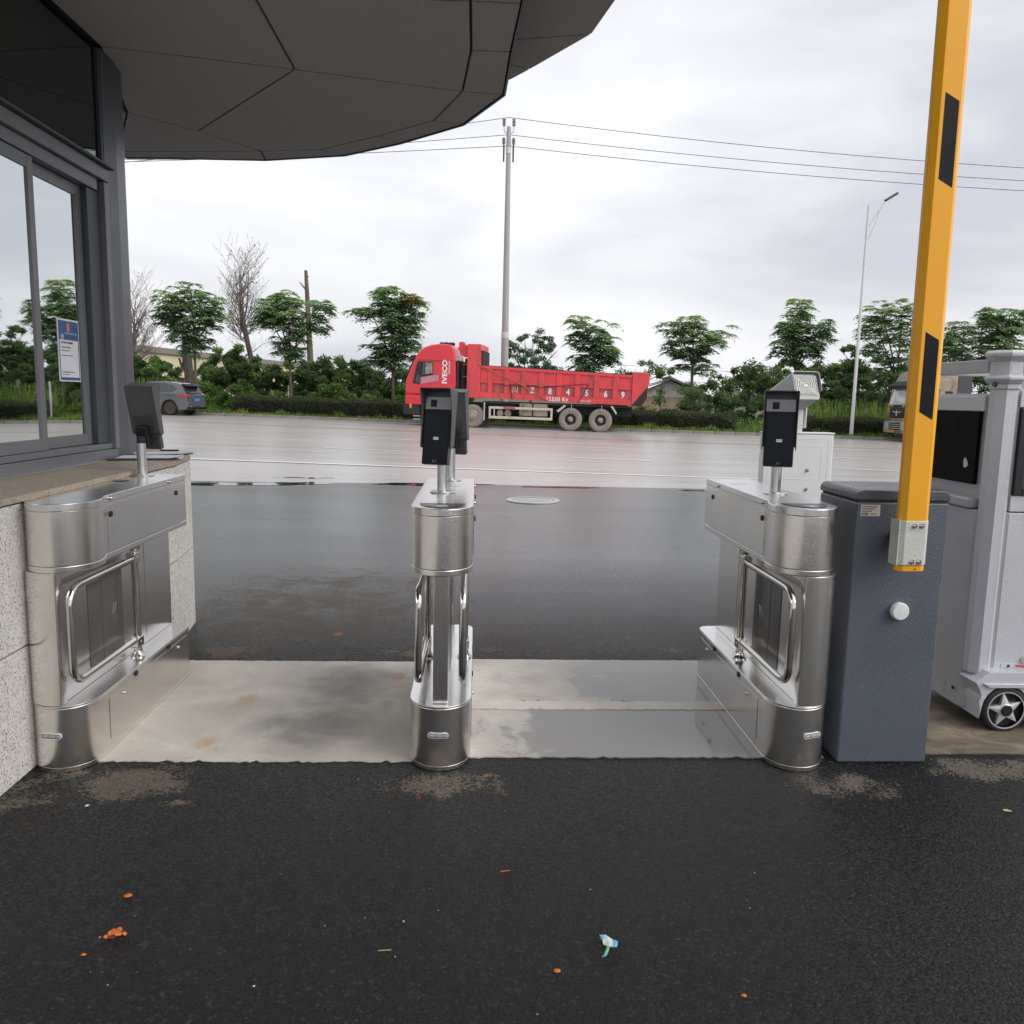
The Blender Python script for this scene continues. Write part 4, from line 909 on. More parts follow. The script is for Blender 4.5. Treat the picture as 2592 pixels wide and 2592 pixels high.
def small_wheel(x_, y_):
    T = TM((x_, y_, .107), R(90))
    w_ = bpy.data.objects.new('wheel', None); COL.objects.link(w_); w_.parent = gm
    MB().lathe([(.088, -.03), (.107, -.026), (.107, .012), (.098, .02), (.088, .02)], 48, T, cap=False).build('tyre', M['tyre'], w_)
    MB().lathe([(.0001, -.012), (.094, -.012), (.094, -.0)], 40, T).build('wheel_disc', M['black'], w_)
    MB().lathe([(.084, .018), (.084, .022), (.089, .022), (.089, .018)], 48, T, cap=False).build('rim_ring', M['lightmetal'], w_)
    b = MB(); pts = []
    for i in range(10):
        r = .085 if i % 2 == 0 else .034; a_ = R(100+36*i); pts.append((r*math.cos(a_), r*math.sin(a_)))
    top = [(p[0], p[1], .012 if i % 2 == 0 else .018) for i, p in enumerate(pts)]
    vv = [T @ Vector(p) for p in top] + [T @ Vector((0, 0, .026))] + [T @ Vector((p[0], p[1], 0)) for p in pts]
    b.add(vv, [(i, (i+1) % 10, 10) for i in range(10)] + [(i, 11+i, 11+(i+1) % 10, (i+1) % 10) for i in range(10)]); b.build('star_spoke', M['lightmetal'], w_, smooth=False)
    MB().lathe([(.0275, .018), (.0275, .026), (.024, .030), (.0001, .031)], 28, T).build('hub', M['black'], w_)
    MB().lathe([(.028, .018), (.030, .022), (.0275, .024)], 28, T, cap=False).build('hub_ring', M['lightmetal'], w_)
small_wheel(.15, -.062); small_wheel(.85, -.062)

# ------------------------------------------------------------------ white camera column behind the right turnstile
wc = thing('camera_column', 'white number plate camera on a bracket above a white enamel cabinet', 'camera', (2.185, 5.5, 0), R(0))
MB().box(-.235, .245, 0, .09, 0, 1.29).build('cabinet', M['whitewet'], wc, bevel=.01, seg=3)
MB().box(-.24, .25, -.004, .094, 1.2905, 1.302).build('cabinet_top', M['white'], wc, bevel=.004)
for a_ in ((-.205, .215, .62, 1.26), (-.15, .17, .98, 1.21)):
    b = MB(); x0, x1, z0, z1 = a_
    for q in ((x0, x1, z0, z0+.005), (x0, x1, z1-.005, z1), (x0, x0+.005, z0+.005, z1-.005), (x1-.005, x1, z0+.005, z1-.005)): b.box(q[0], q[1], -.0012, -.0002, q[2], q[3])
    b.build('pressed_rib', M['whitewet'], wc, bevel=.001)
for z_ in (1.045, .915):
    b = MB(); b.lathe([(.012, 0), (.012, .004), (.007, .005), (.007, .012), (.0001, .014)], 14, TM((.075, -.001, z_), R(90))); b.build('bolt', M['chrome'], wc)
MB().box(-.03, .03, .02, .07, 1.302, 1.46).build('mast', M['white'], wc, bevel=.004)
MB().box(.045, .055, .02, .07, 1.33, 1.50).build('bracket', M['white'], wc, bevel=.003)
Tc = Matrix.Translation((-.022, -.12, 1.606)) @ Matrix.Rotation(R(9), 4, 'Z') @ Matrix.Rotation(R(-22), 4, 'X') @ Matrix.Diagonal((.88, .8, 1.05, 1))
def rrect(w, h, r, z0=0): return [p for q, a0 in (((w-r, h-r), 0), ((-w+r, h-r), 90), ((-w+r, -h+r), 180), ((w-r, -h+r), 270)) for p in [(x_, y_+z0) for x_, y_ in arc(q[0], q[1], r, a0, a0+90, 4)]]
MB().prism(rrect(.104, .086, .022), .0, .36, 'y', Tc).build('camera_housing', M['camgrey'], wc, bevel=.004)
so_ = [(x_, y_) for x_, y_ in [(-.114, -.03)] + arc(-.086, .068, .028, 180, 90, 4) + arc(.086, .068, .028, 90, 0, 4) + [(.114, -.03)]]
si_ = [(x_*.965, y_-.004) for x_, y_ in so_][::-1]
b = MB(); b.prism(so_+si_, -.03, .37, 'y', Tc); b.build('sun_shield', M['camgrey'], wc)
fw = MB().box(-.092, .092, -.006, -.0005, -.055, .072, Tc).build('front_lens_panel', M['clamp'], wc, bevel=.004)
for k in range(5):
    w_, h_ = .083-.014*k, .056-.0095*k; b = MB()
    pts = []
    for cx_, cz_, a0 in ((w_-.014, h_-.014, 0), (-w_+.014, h_-.014, 90), (-w_+.014, -h_+.014, 180), (w_-.014, -h_+.014, 270)):
        rr = max(.014-.001*k, .006)
        pts += [Tc @ Vector((p[0], -.0075, p[1]+.0085)) for p in arc(cx_, cz_, rr, a0, a0+90, 4)]
    pts.append(pts[0]); b.tube(pts, .0024, 6, cap=False); b.build('lens_ring', M['lens'], fw)

# ------------------------------------------------------------------ red dump truck
dt = thing('dump_truck', 'faded red dump truck with numbered ribbed tipper body parked at the far kerb', 'truck', (-.245, 39.2, gz(0, 39)), R(-9), tilt=.0125)
ZT = .10   # body polygons below: x to the rear, z up, y away from the viewer
cabp = [(-4.0, 1.47), (-4.0, 2.0), (-3.93, 2.28), (-3.44, 3.32), (-3.3, 3.5), (-2.95, 3.78), (-2.5, 3.92), (-2.0, 3.98), (-1.25, 3.93), (-1.12, 3.7), (-1.03, 2.9), (-1.0, 2.0), (-1.1, 1.5)]
cab = MB().prism(cabp, .04, 2.4, 'y').build('cab', M['redcab'], dt, bevel=.09, seg=3)
MB().prism([(-4.0, .98), (-4.0, 1.46), (-1.12, 1.46), (-1.12, 1.2), (-1.3, 1.15), (-2.55, 1.15), (-2.75, .98)], .03, 2.41, 'y').build('cab_skirt', M['redcab'], cab, bevel=.05)
MB().box(-4.1, -3.15, .02, 2.42, .50, .96).build('bumper', M['chassis'], dt, bevel=.05)
MB().box(-3.72, -3.60, .0, .03, .82, 1.02).build('side_marker', M['amber'], dt, bevel=.01)
for z_ in (.30, .45): MB().tube([(-3.5, .02, z_), (-3.1, .02, z_), (-3.1, .12, z_)], .022, 6).build('step', M['lightmetal'], dt)
MB().prism([(-3.56, 2.01), (-3.28, 3.10), (-2.36, 3.10), (-2.36, 2.45), (-3.10, 2.33), (-3.12, 1.99)], .018, .039, 'y').build('window_surround', M['chassis'], cab, bevel=.01)
MB().prism([(-3.05, 2.42), (-2.98, 3.04), (-2.86, 3.04), (-2.86, 2.46)], .008, .0175, 'y').build('side_window', M['carglass'], cab)
MB().prism([(-2.82, 2.47), (-2.82, 3.04), (-2.40, 3.04), (-2.40, 2.53)], .008, .0175, 'y').build('side_window', mk('window_seen_through', (.24, .27, .24), .15, var=.5, vs_=5), cab)
MB().prism([(-3.42, 2.06), (-3.22, 2.9), (-3.08, 2.95), (-3.12, 2.06)], .008, .0175, 'y').build('side_window', M['carglass'], cab)
MB().box(-3.24, -3.05, -.12, -.02, 2.45, 3.02).build('mirror', M['chassis'], cab, bevel=.03)
MB().box(-3.2, -3.05, -.02, .03, 2.96, 2.99).build('mirror_arm', M['chassis'], cab)
MB().prism([(-3.09, 1.98), (-3.09, 2.31), (-2.3, 2.44), (-2.02, 2.44), (-2.02, 2.16), (-2.3, 2.12)], .022, .036, 'y').build('door_panel', M['redpale'], cab, bevel=.005)
b = MB(); b.tube([(-2.3, .036, 3.12), (-1.85, .036, 3.08), (-1.75, .036, 2.9), (-1.82, .036, 2.5), (-2.05, .036, 2.2)], .008, 4); b.build('door_seam', M['chassis'], cab)
MB().tube([(-3.3, .036, 3.17), (-1.15, .036, 3.17)], .01, 4).build('roof_seam', M['soot'], cab)
MB().prism([(-3.86, 2.42), (-3.52, 3.2), (-3.50, 3.2), (-3.84, 2.42)], .12, 2.3, 'y').build('windscreen_edge', M['carglass'], cab)
MB().prism([(-4.0, 2.34), (-3.955, 2.36), (-3.53, 3.24), (-3.58, 3.24)], .16, 2.28, 'y').build('windscreen', M['carglass'], cab)
MB().prism([(-3.66, 3.12), (-3.80, 3.16), (-3.72, 3.38), (-3.46, 3.42), (-3.42, 3.30)], .06, 2.38, 'y').build('sun_visor', M['chassis'], cab, bevel=.02)
b = MB()
for q in range(5): b.sphere((-2.05+q*.17, .7+.1*(q % 2), 4.0), .13, 8, 6, .8)
b.build('roof_tarp', M['soot'], cab)
text('IVECO', .40, M['white'], cab, TM((-1.66, .033, 2.62), 0, 0, 0) @ Matrix.Rotation(R(90), 4, 'X') @ Matrix.Rotation(R(90), 4, 'Z'), 'lettering', .004, 0, 1.02, .012)
text('TECHNOLOGY', .10, M['white'], cab, TM((-1.40, .033, 2.85), 0, 0, 0) @ Matrix.Rotation(R(90), 4, 'X') @ Matrix.Rotation(R(90), 4, 'Z'), 'lettering', .003, 0, 1.0, .003)
MB().box(-1.0, -.86, .1, 2.3, 1.35, 3.2).build('cab_rear_wall', M['chassis'], dt, bevel=.03)
# gap equipment
MB().cyl((-.55, 1.1, 1.2), (-.55, 1.1, 3.35), .17, n=14).build('hoist_cylinder', mk('rusty_hoist', (.22, .07, .04), .6, var=.3), dt)
MB().cyl((-.50, .7, 1.3), (-.50, .7, 3.2), .09, n=10).build('hoist_pipe', M['chassis'], dt)
for z_ in (1.75, 2.4, 3.0): MB().box(-.62, -.36, .1, .14, z_, z_+.03).build('ladder_rung', M['redtruck'], dt)
MB().box(-.66, -.63, .1, .14, 1.5, 3.3).build('ladder_rail', M['chassis'], dt)
MB().prism([(-.98, 3.78), (-.98, 3.86), (-.90, 3.86), (-.94, 4.05), (-.80, 4.12), (-.62, 4.10), (-.52, 3.98), (-.40, 3.9), (-.40, 3.4), (-.58, 3.38), (-.80, 3.48), (-.84, 3.6)], .25, .6, 'y').build('tarp_roller', M['redtruck'], dt, bevel=.02)
# tipper body
body = MB().box(-.36, .42, .0, 2.5, 1.40, 4.0).build('headboard', M['redtruck'], dt, bevel=.02)
MB().box(.425, .50, .2, 2.4, 2.9, 3.72).build('headboard_wing', M['soot'], dt, bevel=.01)
zt = lambda x_: 2.97-(x_-.42)*.0325
zb = lambda x_: 1.42-(x_-.42)*.018
b = MB(); b.prism([(.425, zb(.42)), (8.12, zb(8.1)), (8.12, zt(8.1)-.03), (.425, zt(.42)-.03)], .085, 2.42, 'y'); b.build('tipper_body', M['redpanel'], dt)
b = MB(); b.prism([(.425, zt(.42)-.14), (8.12, zt(8.12)-.14), (8.12, zt(8.12)), (.425, zt(.42))], .0, .16, 'y'); b.build('top_rail', M['redtruck'], dt, bevel=.01)
b = MB(); b.prism([(.425, zt(.42)+.002), (8.12, zt(8.12)+.002), (8.12, zt(8.12)+.03), (.425, zt(.42)+.03)], .02, .15, 'y'); b.build('rail_dirt', M['soot'], dt)
b = MB(); b.prism([(.425, zb(.42)), (8.12, zb(8.12)), (8.12, zb(8.12)+.26), (.425, zb(.42)+.26)], .0, .1, 'y'); b.build('bottom_rail', M['redtruck'], dt, bevel=.01)
ribs = [.98+i*.915 for i in range(8)]
cells = [.42] + ribs + [8.12]
for x_ in ribs:
    MB().prism([(x_-.13, zb(x_)+.262), (x_+.13, zb(x_)+.262), (x_+.13, zt(x_)-.142), (x_-.13, zt(x_)-.142)], .0, .0845, 'y').build('side_rib', M['redtruck'], dt, bevel=.012)
for i in range(9):
    xa = cells[i]+(.13 if i else .01); xc = cells[i+1]-(.13 if i < 8 else 0); xm = (xa+xc)/2
    zm = zb(xm)+.70+.03
    MB().prism([(xa+.002, zm), (xc-.002, zm-.01), (xc-.002, zm+.12), (xa+.002, zm+.13)], .02, .0845, 'y').build('cross_rib', M['redtruck'], dt, bevel=.01)
    MB().prism([(xa+.002, zm+.135), (xc-.002, zm+.125), (xc-.002, zt(xm)-.15), (xa+.002, zt(xm)-.142)], .06, .0845, 'y').build('upper_panel', M['redtruck'], dt)
chars = [None, None, None, '川', 'Z', '8', '4', '5', '6', '9']
pos = [(cells[i]+cells[i+1])/2 for i in range(9)]
pos = [.7, 1.44, 2.35, 3.27, 4.18, 5.1, 6.01, 6.93, 7.75]
# the photograph shows the seven marks in the seven rearmost bays
marks = ['chuan', 'Z', '8', '4', '5', '6', '9']
for k, ch in enumerate(marks):
    x_ = [2.35, 3.265, 4.18, 5.095, 6.01, 6.925, 7.73][k]; z_ = zb(x_)+.47
    if ch == 'chuan':
        b = MB()
        b.tube([(x_-.11, .083, z_+.15), (x_-.11, .083, z_-.02), (x_-.16, .083, z_-.14)], .016, 4); b.tube([(x_, .083, z_+.12), (x_, .083, z_-.11)], .016, 4); b.tube([(x_+.12, .083, z_+.16), (x_+.12, .083, z_-.15)], .016, 4)
        b.build('lettering', M['white'], dt)
    else:
        text(ch, .40, M['white'], dt, TM((x_, .082, z_), R(90)), 'lettering', .003, 0, .85, .012)
text('15550 Kg', .27, M['white'], dt, TM((4.55, -.003, 1.42-.065+.10), R(90), R(1)), 'lettering', .003, 0, .95, .005, 1.15)
text('CEE1D60', .13, M['sticker'], dt, TM((5.95, -.003, 1.42), R(90), R(1)), 'lettering', .002, 0, 1, .002, 1.1)
# tail
MB().prism([(8.13, 1.26), (8.6, 1.26), (8.84, 1.6), (8.88, 2.72), (8.84, 2.86), (8.22, 2.88), (8.13, 2.78)], -.02, 2.5, 'y').build('tailgate', M['redtruck'], dt, bevel=.03)
MB().prism([(8.14, 1.27), (8.59, 1.27), (8.82, 1.6), (8.85, 2.2), (8.5, 1.75)], -.026, -.021, 'y').build('soot_patch', M['soot'], dt)
MB().box(8.82, 8.92, .1, .3, 2.3, 2.75).build('tail_hinge', M['redtruck'], dt, bevel=.02)
b = MB()
for q in range(4): b.sphere((7.85+q*.12, .5, 2.80), .09, 8, 5, .7)
b.build('load', M['soot'], dt)
# cables over the side
MB().tube([(-.62, .2, 4.02), (.42, -.02, 2.98), (2.6, -.03, 2.15), (4.2, -.03, 1.33)], .022, 6).build('tarp_rope', mk('faded_rope', (.45, .12, .1), .7), dt)
MB().tube([(1.7, -.02, 2.05), (3.6, -.03, 2.0), (6.1, -.03, 2.24)], .016, 5).build('tarp_rope', M['soot'], dt)
MB().tube([(6.1, -.03, 2.2), (5.6, -.03, 1.32)], .018, 5).build('tarp_rope', M['soot'], dt)
MB().tube([(2.1, -.02, 2.0), (2.15, -.03, 1.7), (2.22, -.03, 1.36)], .02, 5).build('tarp_rope', M['soot'], dt)
b = MB(); b.box(5.45, 5.62, .055, .08, zt(5.5)-.6, zt(5.5)-.01); b.build('oil_stain', M['soot'], dt)
# chassis
MB().box(-3.0, 8.2, .7, .95, .75, 1.2).build('chassis_rail', M['chassis'], dt); MB().box(-3.0, 8.2, 1.6, 1.85, .75, 1.2).build('chassis_rail', M['chassis'], dt)
MB().box(.6, 8.0, .15, 2.35, 1.16, 1.26).build('subframe', M['chassis'], dt)
MB().box(2.6, 4.08, .12, .75, .62, 1.22).build('fuel_tank', M['dirtytank'], dt, bevel=.04)
MB().box(3.28, 3.36, .10, .13, .60, 1.24).build('tank_strap', M['chassis'], dt)
for k in range(2): b = MB(); b.cyl((1.55+k*.42, .15, .72), (1.55+k*.42, .8, .72), .17, n=18); b.build('air_tank', M['dirtytank'], dt, bevel=.03)
MB().box(1.1, 2.4, .3, .8, .85, 1.15).build('battery_box', M['chassis'], dt, bevel=.03)
b = MB()
for q in ((.95, 4.36, .92, 1.03), (.95, 4.36, .46, .58), (.95, 1.06, .585, .915), (4.25, 4.36, .585, .915), (1.22, 1.28, .585, .915)): b.box(q[0], q[1], .0, .05, q[2], q[3])
b.build('side_guard', M['guard'], dt, bevel=.008)
MB().box(1.75, 2.4, -.004, -.001, .93, 1.02).build('reflective_band', mk('dull_red_band', (.4, .1, .1), .5), dt)
MB().box(.66, .72, .02, .1, .36, 1.2).build('mudflap_arm', M['lightmetal'], dt)
MB().prism([(4.55, .92), (4.95, 1.22), (5.02, 1.16), (4.66, .86)], .02, .4, 'y').build('mudguard_stay', M['guard'], dt); MB().prism([(7.18, 1.22), (7.45, .85), (7.5, .9), (7.28, 1.24)], .02, .4, 'y').build('mudguard_stay', M['guard'], dt)
b = MB(); b.tube([(7.6, .5, .9), (8.1, .4, 1.05), (8.5, .4, 1.0), (8.7, .4, 1.2)], .05, 6); b.build('tow_frame', M['chassis'], dt)
def truck_wheel(x_, y_, rear, parent, r=.545, dusty=True):
    w_ = bpy.data.objects.new('wheel', None); COL.objects.link(w_); w_.parent = parent; w_.location = (x_, y_, r)
    T = TM((0, 0, 0), R(90))
    MB().lathe([(.29, -.03), (.36, -.015), (.46, .0), (r-.02, -.03), (r, -.06), (r, -.26), (r-.03, -.3), (.3, -.3)], 40, T, cap=False).build('tyre', M['tyre_dusty'] if dusty else M['tyre'], w_)
    if rear: prof = [(.30, -.035), (.275, -.04), (.262, -.07)]
    else: prof = [(.30, -.035), (.28, -.03), (.24, -.0), (.17, .03), (.12, .03), (.11, .07), (.08, .08), (.0001, .08)]
    MB().lathe(prof, 32, T, cap=not rear).build('rim', M['rimdusty'], w_)
    for i in range(10):
        a_ = 2*math.pi*i/10; rr = .2
        b = MB(); z0 = .02 if not rear else -.16
        b.cyl(T @ Vector((rr*math.cos(a_), rr*math.sin(a_), z0)), T @ Vector((rr*math.cos(a_), rr*math.sin(a_), z0+.035)), .02, n=6); b.build('wheel_nut', M['hubdark'], w_)
    if rear:
        MB().lathe([(.262, -.07), (.24, -.15), (.0001, -.16)], 28, T, cap=False).build('rim_recess', M['hubdark'], w_)
        MB().lathe([(.13, -.155), (.125, -.05), (.10, -.035), (.0001, -.03)], 24, T, cap=False).build('hub', M['rimdusty'], w_)
    return w_
for x_, rr in ((.01, 0), (-1.9, 0), (5.26, 1), (6.73, 1)):
    truck_wheel(x_, .06, rr, dt); truck_wheel(x_, 2.4, rr, dt)
    MB().box(x_-.1, x_+.1, .4, 2.2, .45, .65).build('axle', M['chassis'], dt)
for x_ in (5.33, 6.80): MB().tube([(x_-.03, .03, 1.25), (x_-.04, .02, .95)], .015, 4).build('hook', M['guard'], dt)

# side positions above were paced off along the kerb; bring them to the surveyed wheel and bay spacing
def sfit(x_): return x_*.815 if x_ < 0 else x_*(.83+.0105*x_)
def zfit(z_): return z_*(1-.026*min(max((z_-1.0)/2.5, 0), 1))
def apply_fit(o):
    if o.name.startswith('wheel'): o.location.x = sfit(o.location.x); return
    if o.data:
        for v_ in o.data.vertices: v_.co.x = sfit(v_.co.x); v_.co.z = zfit(v_.co.z)
    for ch in o.children: apply_fit(ch)
for ch in dt.children: apply_fit(ch)

# ------------------------------------------------------------------ grey crossover car
suv = thing('parked_car', 'dark grey crossover car parked by the weeds at the left kerb', 'car', (-15.75, 43.0, gz(-15, 43)), R(-12), tilt=.0125); suv.scale = (1.04, 1.04, 1.04)
# local x=0 at rear wheel, rear bumper +x, front -x ; y away ; wheelbase 2.7
S_ = [(-3.5, .30), (-3.62, .45), (-3.62, .72), (-3.35, .93), (-2.4, 1.02), (-2.15, 1.06), (.2, 1.12), (.78, 1.13), (.90, 1.05), (.93, .95), (.90, .80), (.97, .62), (.97, .42), (.85, .28), (.50, .26)] + [(x_, z_) for x_, z_ in arc(0, .34, .42, -10, 190, 12)][0:13] + [(-.55, .24), (-2.2, .24)] + [(x_-2.7, z_) for x_, z_ in arc(0, .34, .42, -10, 190, 12)]
lb = MB(); lb.prism(S_, .04, 1.80, 'y'); body = lb.build('body', M['suv'], suv, bevel=.045, seg=3)
G0 = [(-2.45, 1.03), (-1.62, 1.50), (-1.35, 1.60), (-.6, 1.66), (.2, 1.60), (.55, 1.50), (.82, 1.10)]
gh = MB(); n_ = len(G0)
rg = []
for yy, ins in ((.09, 0), (.09, 1), (1.75, 1), (1.75, 0)): pass
def gy(z_): return .07+(z_-1.03)*.42
vv = [(x_, gy(z_), z_) for x_, z_ in G0] + [(x_, 1.84-gy(z_), z_) for x_, z_ in G0]
gh.add(vv, [tuple(range(n_)), tuple(range(2*n_-1, n_-1, -1))] + [(i, (i+1) % n_, n_+(i+1) % n_, n_+i) for i in range(n_)]); gh.build('cabin', M['suv'], suv, bevel=.03)
def sidepoly(P, o_=.012): return [(x_, gy(z_)-o_, z_) for x_, z_ in P]
def sp(name, P, m, o_=.012, th=.01):
    b = MB(); A_ = sidepoly(P, o_); B_ = sidepoly(P, o_-th); k = len(P); b.add(A_+B_, [tuple(range(k)), tuple(range(2*k-1, k-1, -1))] + [(i, (i+1) % k, k+(i+1) % k, k+i) for i in range(k)]); return b.build(name, M[m], suv)
sp('window_trim', [(-2.05, 1.10), (-1.50, 1.50), (-1.2, 1.56), (-.45, 1.58), (.05, 1.50), (.34, 1.33), (.16, 1.17), (-.3, 1.12)], 'hood', .008, .004)
sp('side_window', [(-1.98, 1.13), (-1.48, 1.475), (-1.25, 1.52), (-.93, 1.55), (-.93, 1.13)], 'carglass', .014)
sp('side_window', [(-.86, 1.13), (-.86, 1.55), (-.45, 1.555), (-.16, 1.52), (-.10, 1.15)], 'carglass', .014)
sp('side_window', [(-.04, 1.155), (-.09, 1.50), (.04, 1.475), (.28, 1.33), (.13, 1.19)], 'carglass', .014)
MB().prism([(.50, 1.57), (.62, 1.56), (.92, 1.47), (.90, 1.43), (.60, 1.47)], .25, 1.6, 'y').build('spoiler', M['black'], suv, bevel=.01)
MB().prism([(.585, 1.46), (.83, 1.12), (.85, 1.13), (.61, 1.47)], .22, 1.62, 'y').build('rear_window', M['carglass'], suv)
MB().prism([(.36, .985), (.50, 1.02), (.93, 1.03), (.96, .95), (.75, .90), (.60, .90)], .022, .30, 'y').build('tail_light', M['taillight'], suv, bevel=.01)
MB().prism([(-.4, .98), (.36, .985), (.36, 1.0), (-.4, .99)], .03, .0395, 'y').build('crease_line', M['black'], suv)
MB().box(.945, .965, .65, 1.15, .72, .86).build('number_plate', M['plateblue'], suv)
MB().box(.72, 1.0, .05, 1.79, .30, .46).build('rear_diffuser', M['black'], suv, bevel=.03)
MB().box(.80, 1.01, .28, .50, .42, .47).build('exhaust_tip', M['chrome'], suv, bevel=.012); MB().box(.80, 1.01, 1.34, 1.56, .42, .47).build('exhaust_tip', M['chrome'], suv, bevel=.012)
MB().box(-.62, -.42, .012, .038, .93, .955).build('door_handle', M['suv'], suv, bevel=.008); MB().box(-1.6, -1.4, .012, .038, .93, .955).build('door_handle', M['suv'], suv, bevel=.008)
b = MB(); b.tube([(.12+.1*math.cos(R(a_)), .037, .89+.1*math.sin(R(a_))) for a_ in range(0, 361, 24)], .004, 4); b.build('fuel_flap', M['black'], suv)
MB().box(-2.25, -.45, .03, 1.81, .22, .30).build('sill_trim', M['black'], suv, bevel=.015)
b = MB(); b.tube([(x_, .034, z_) for x_, z_ in arc(0, .34, .425, -5, 185, 16)], .022, 6); b.build('arch_trim', M['black'], suv)
b = MB(); b.tube([(x_-2.7, .034, z_) for x_, z_ in arc(0, .34, .425, -5, 185, 16)], .022, 6); b.build('arch_trim', M['black'], suv)
MB().prism([(-.93, .35), (-.91, 1.12), (-.90, 1.12), (-.92, .35)], .0365, .0395, 'y').build('door_gap', M['black'], suv)
MB().prism([(-.12, .84), (-.04, 1.12), (-.03, 1.12), (-.11, .84)], .0365, .0395, 'y').build('door_gap', M['black'], suv)
def car_wheel(x_, y_, parent):
    w_ = bpy.data.objects.new('wheel', None); COL.objects.link(w_); w_.parent = parent; w_.location = (x_, y_, .355); T = TM((0, 0, 0), R(90))
    MB().lathe([(.255, .0), (.31, .01), (.345, -.005), (.355, -.03), (.355, -.2), (.33, -.22), (.25, -.22)], 36, T, cap=False).build('tyre', M['tyre'], w_)
    MB().lathe([(.26, -.005), (.25, .0), (.24, -.02), (.235, -.12), (.0001, -.12)], 32, T).build('rim_barrel', M['hubdark'], w_)
    for k in range(10):
        a_ = 2*math.pi*k/10
        for s_ in (-.13, .13):
            b = MB(); b.tube([T @ Vector((.04*math.cos(a_), .04*math.sin(a_), -.02)), T @ Vector((.245*math.cos(a_+s_), .245*math.sin(a_+s_), -.01))], .009, 4); b.build('spoke', M['rimdark'], w_)
    MB().lathe([(.05, -.03), (.05, -.01), (.0001, -.008)], 16, T).build('hub', M['rimdark'], w_); MB().lathe([(.238, -.01), (.256, -.004), (.262, -.01)], 36, T, cap=False).build('rim_lip', M['rimdark'], w_)
for x_ in (0, -2.7): car_wheel(x_, .05, suv); car_wheel(x_, 1.72, suv)

# ------------------------------------------------------------------ champagne truck on the right
bt = thing('cargo_truck', 'dusty champagne cab-over truck partly hidden behind the yellow barrier arm', 'truck', (19.9, 37.2, gz(20, 38)), R(-3), tilt=.0125)
# local x to the rear, front face at x=0; y away from viewer 0..2.45
BC = [(0, .55), (-.02, 1.1), (.02, 1.75), (.2, 2.55), (.28, 2.85), (.5, 3.25), (1.0, 3.42), (1.65, 3.48), (2.05, 3.45), (2.1, .9), (1.55, .9), (1.45, .55)]
bc = MB().prism(BC, 0, 2.45, 'y').build('cab', M['beige'], bt, bevel=.07, seg=3)
MB().prism([(.03, 1.72), (.19, 2.48), (.165, 2.49), (-.005, 1.73)], .22, 2.23, 'y').build('windscreen', mk('windscreen_sky', (.45, .5, .48), .12, var=.2, vs_=1.5, coat=.6), bc)  # pale glass colour carries a painted sky reflection
MB().prism([(-.06, 2.47), (-.08, 2.62), (.2, 2.84), (.3, 2.7), (.2, 2.5)], .1, 2.35, 'y').build('sun_visor', M['chassis'], bc, bevel=.02)
MB().prism([(-.045, 1.12), (-.05, 1.52), (.02, 1.58), (.02, 1.08)], .42, 2.03, 'y').build('grille', M['chassis'], bc, bevel=.02)
b = MB(); b.tube([(-.07, .8, 1.40), (-.075, 1.1, 1.36), (-.08, 1.22, 1.38), (-.075, 1.34, 1.36), (-.07, 1.64, 1.40)], .022, 5); b.tube([(-.08, 1.22, 1.46), (-.08, 1.22, 1.2)], .03, 5); b.build('grille_emblem', M['lightmetal'], bc)
MB().box(-.05, .02, .15, 2.3, 1.60, 1.70).build('wiper_cowl', M['chassis'], bc)
for y_ in (.3, .6, 1.8, 2.1): b = MB(); b.sphere((-.055, y_, 1.655), .06, 8, 5); b.build('marker_lamp', M['amber'], bc)
bp = MB().box(-.12, .5, .0, 2.45, .38, .95).build('bumper', M['beige'], bt, bevel=.05)
MB().box(-.135, -.115, .65, 1.8, .55, .85).build('bumper_grille', M['chassis'], bp)
for k in range(3): MB().box(-.15, -.136, .65, 1.8, .6+k*.09, .63+k*.09).build('grille_bar', M['lightmetal'], bp)
for y_ in (.08, 1.9): MB().box(-.135, -.10, y_, y_+.45, .55, .88).build('headlight', M['lightmetal'], bp, bevel=.02)
MB().box(-.14, -.12, 1.2, 1.6, .42, .53).build('number_plate', M['amber'], bp)
MB().prism([(.42, 1.75), (.5, 2.5), (1.25, 2.5), (1.25, 1.75)], -.012, -.003, 'y').build('side_window', M['carglass'], bc)
MB().prism([(1.5, 1.95), (1.5, 2.4), (1.85, 2.4), (1.85, 1.95)], -.012, -.003, 'y').build('bunk_window', M['chassis'], bc)
for y_ in (-.22, 2.53): MB().box(.05, .12, y_, y_+.16, 1.8, 2.5).build('mirror', M['chassis'], bc, bevel=.02)
MB().prism([(2.11, .95), (2.75, .95), (2.75, 3.5), (2.6, 3.6), (2.11, 3.5)], .1, 2.35, 'y').build('side_fairing', M['framedark'], bt, bevel=.02)
MB().box(.3, 11.0, .7, 1.75, .75, 1.05).build('chassis_rail', M['chassis'], bt)
tb = MB().box(3.1, 11.5, .0, 2.45, 1.25, 2.05).build('tipper_body', M['orangetruck'], bt, bevel=.02)
for i in range(9): MB().box(3.4+i*.95, 3.55+i*.95, -.06, -.005, 1.26, 2.04).build('side_rib', M['orangetruck'], tb)
for x_ in (1.0, 5.2, 8.2, 9.5): truck_wheel(x_, .06, x_ > 3, bt, .52); truck_wheel(x_, 2.4, x_ > 3, bt, .52)

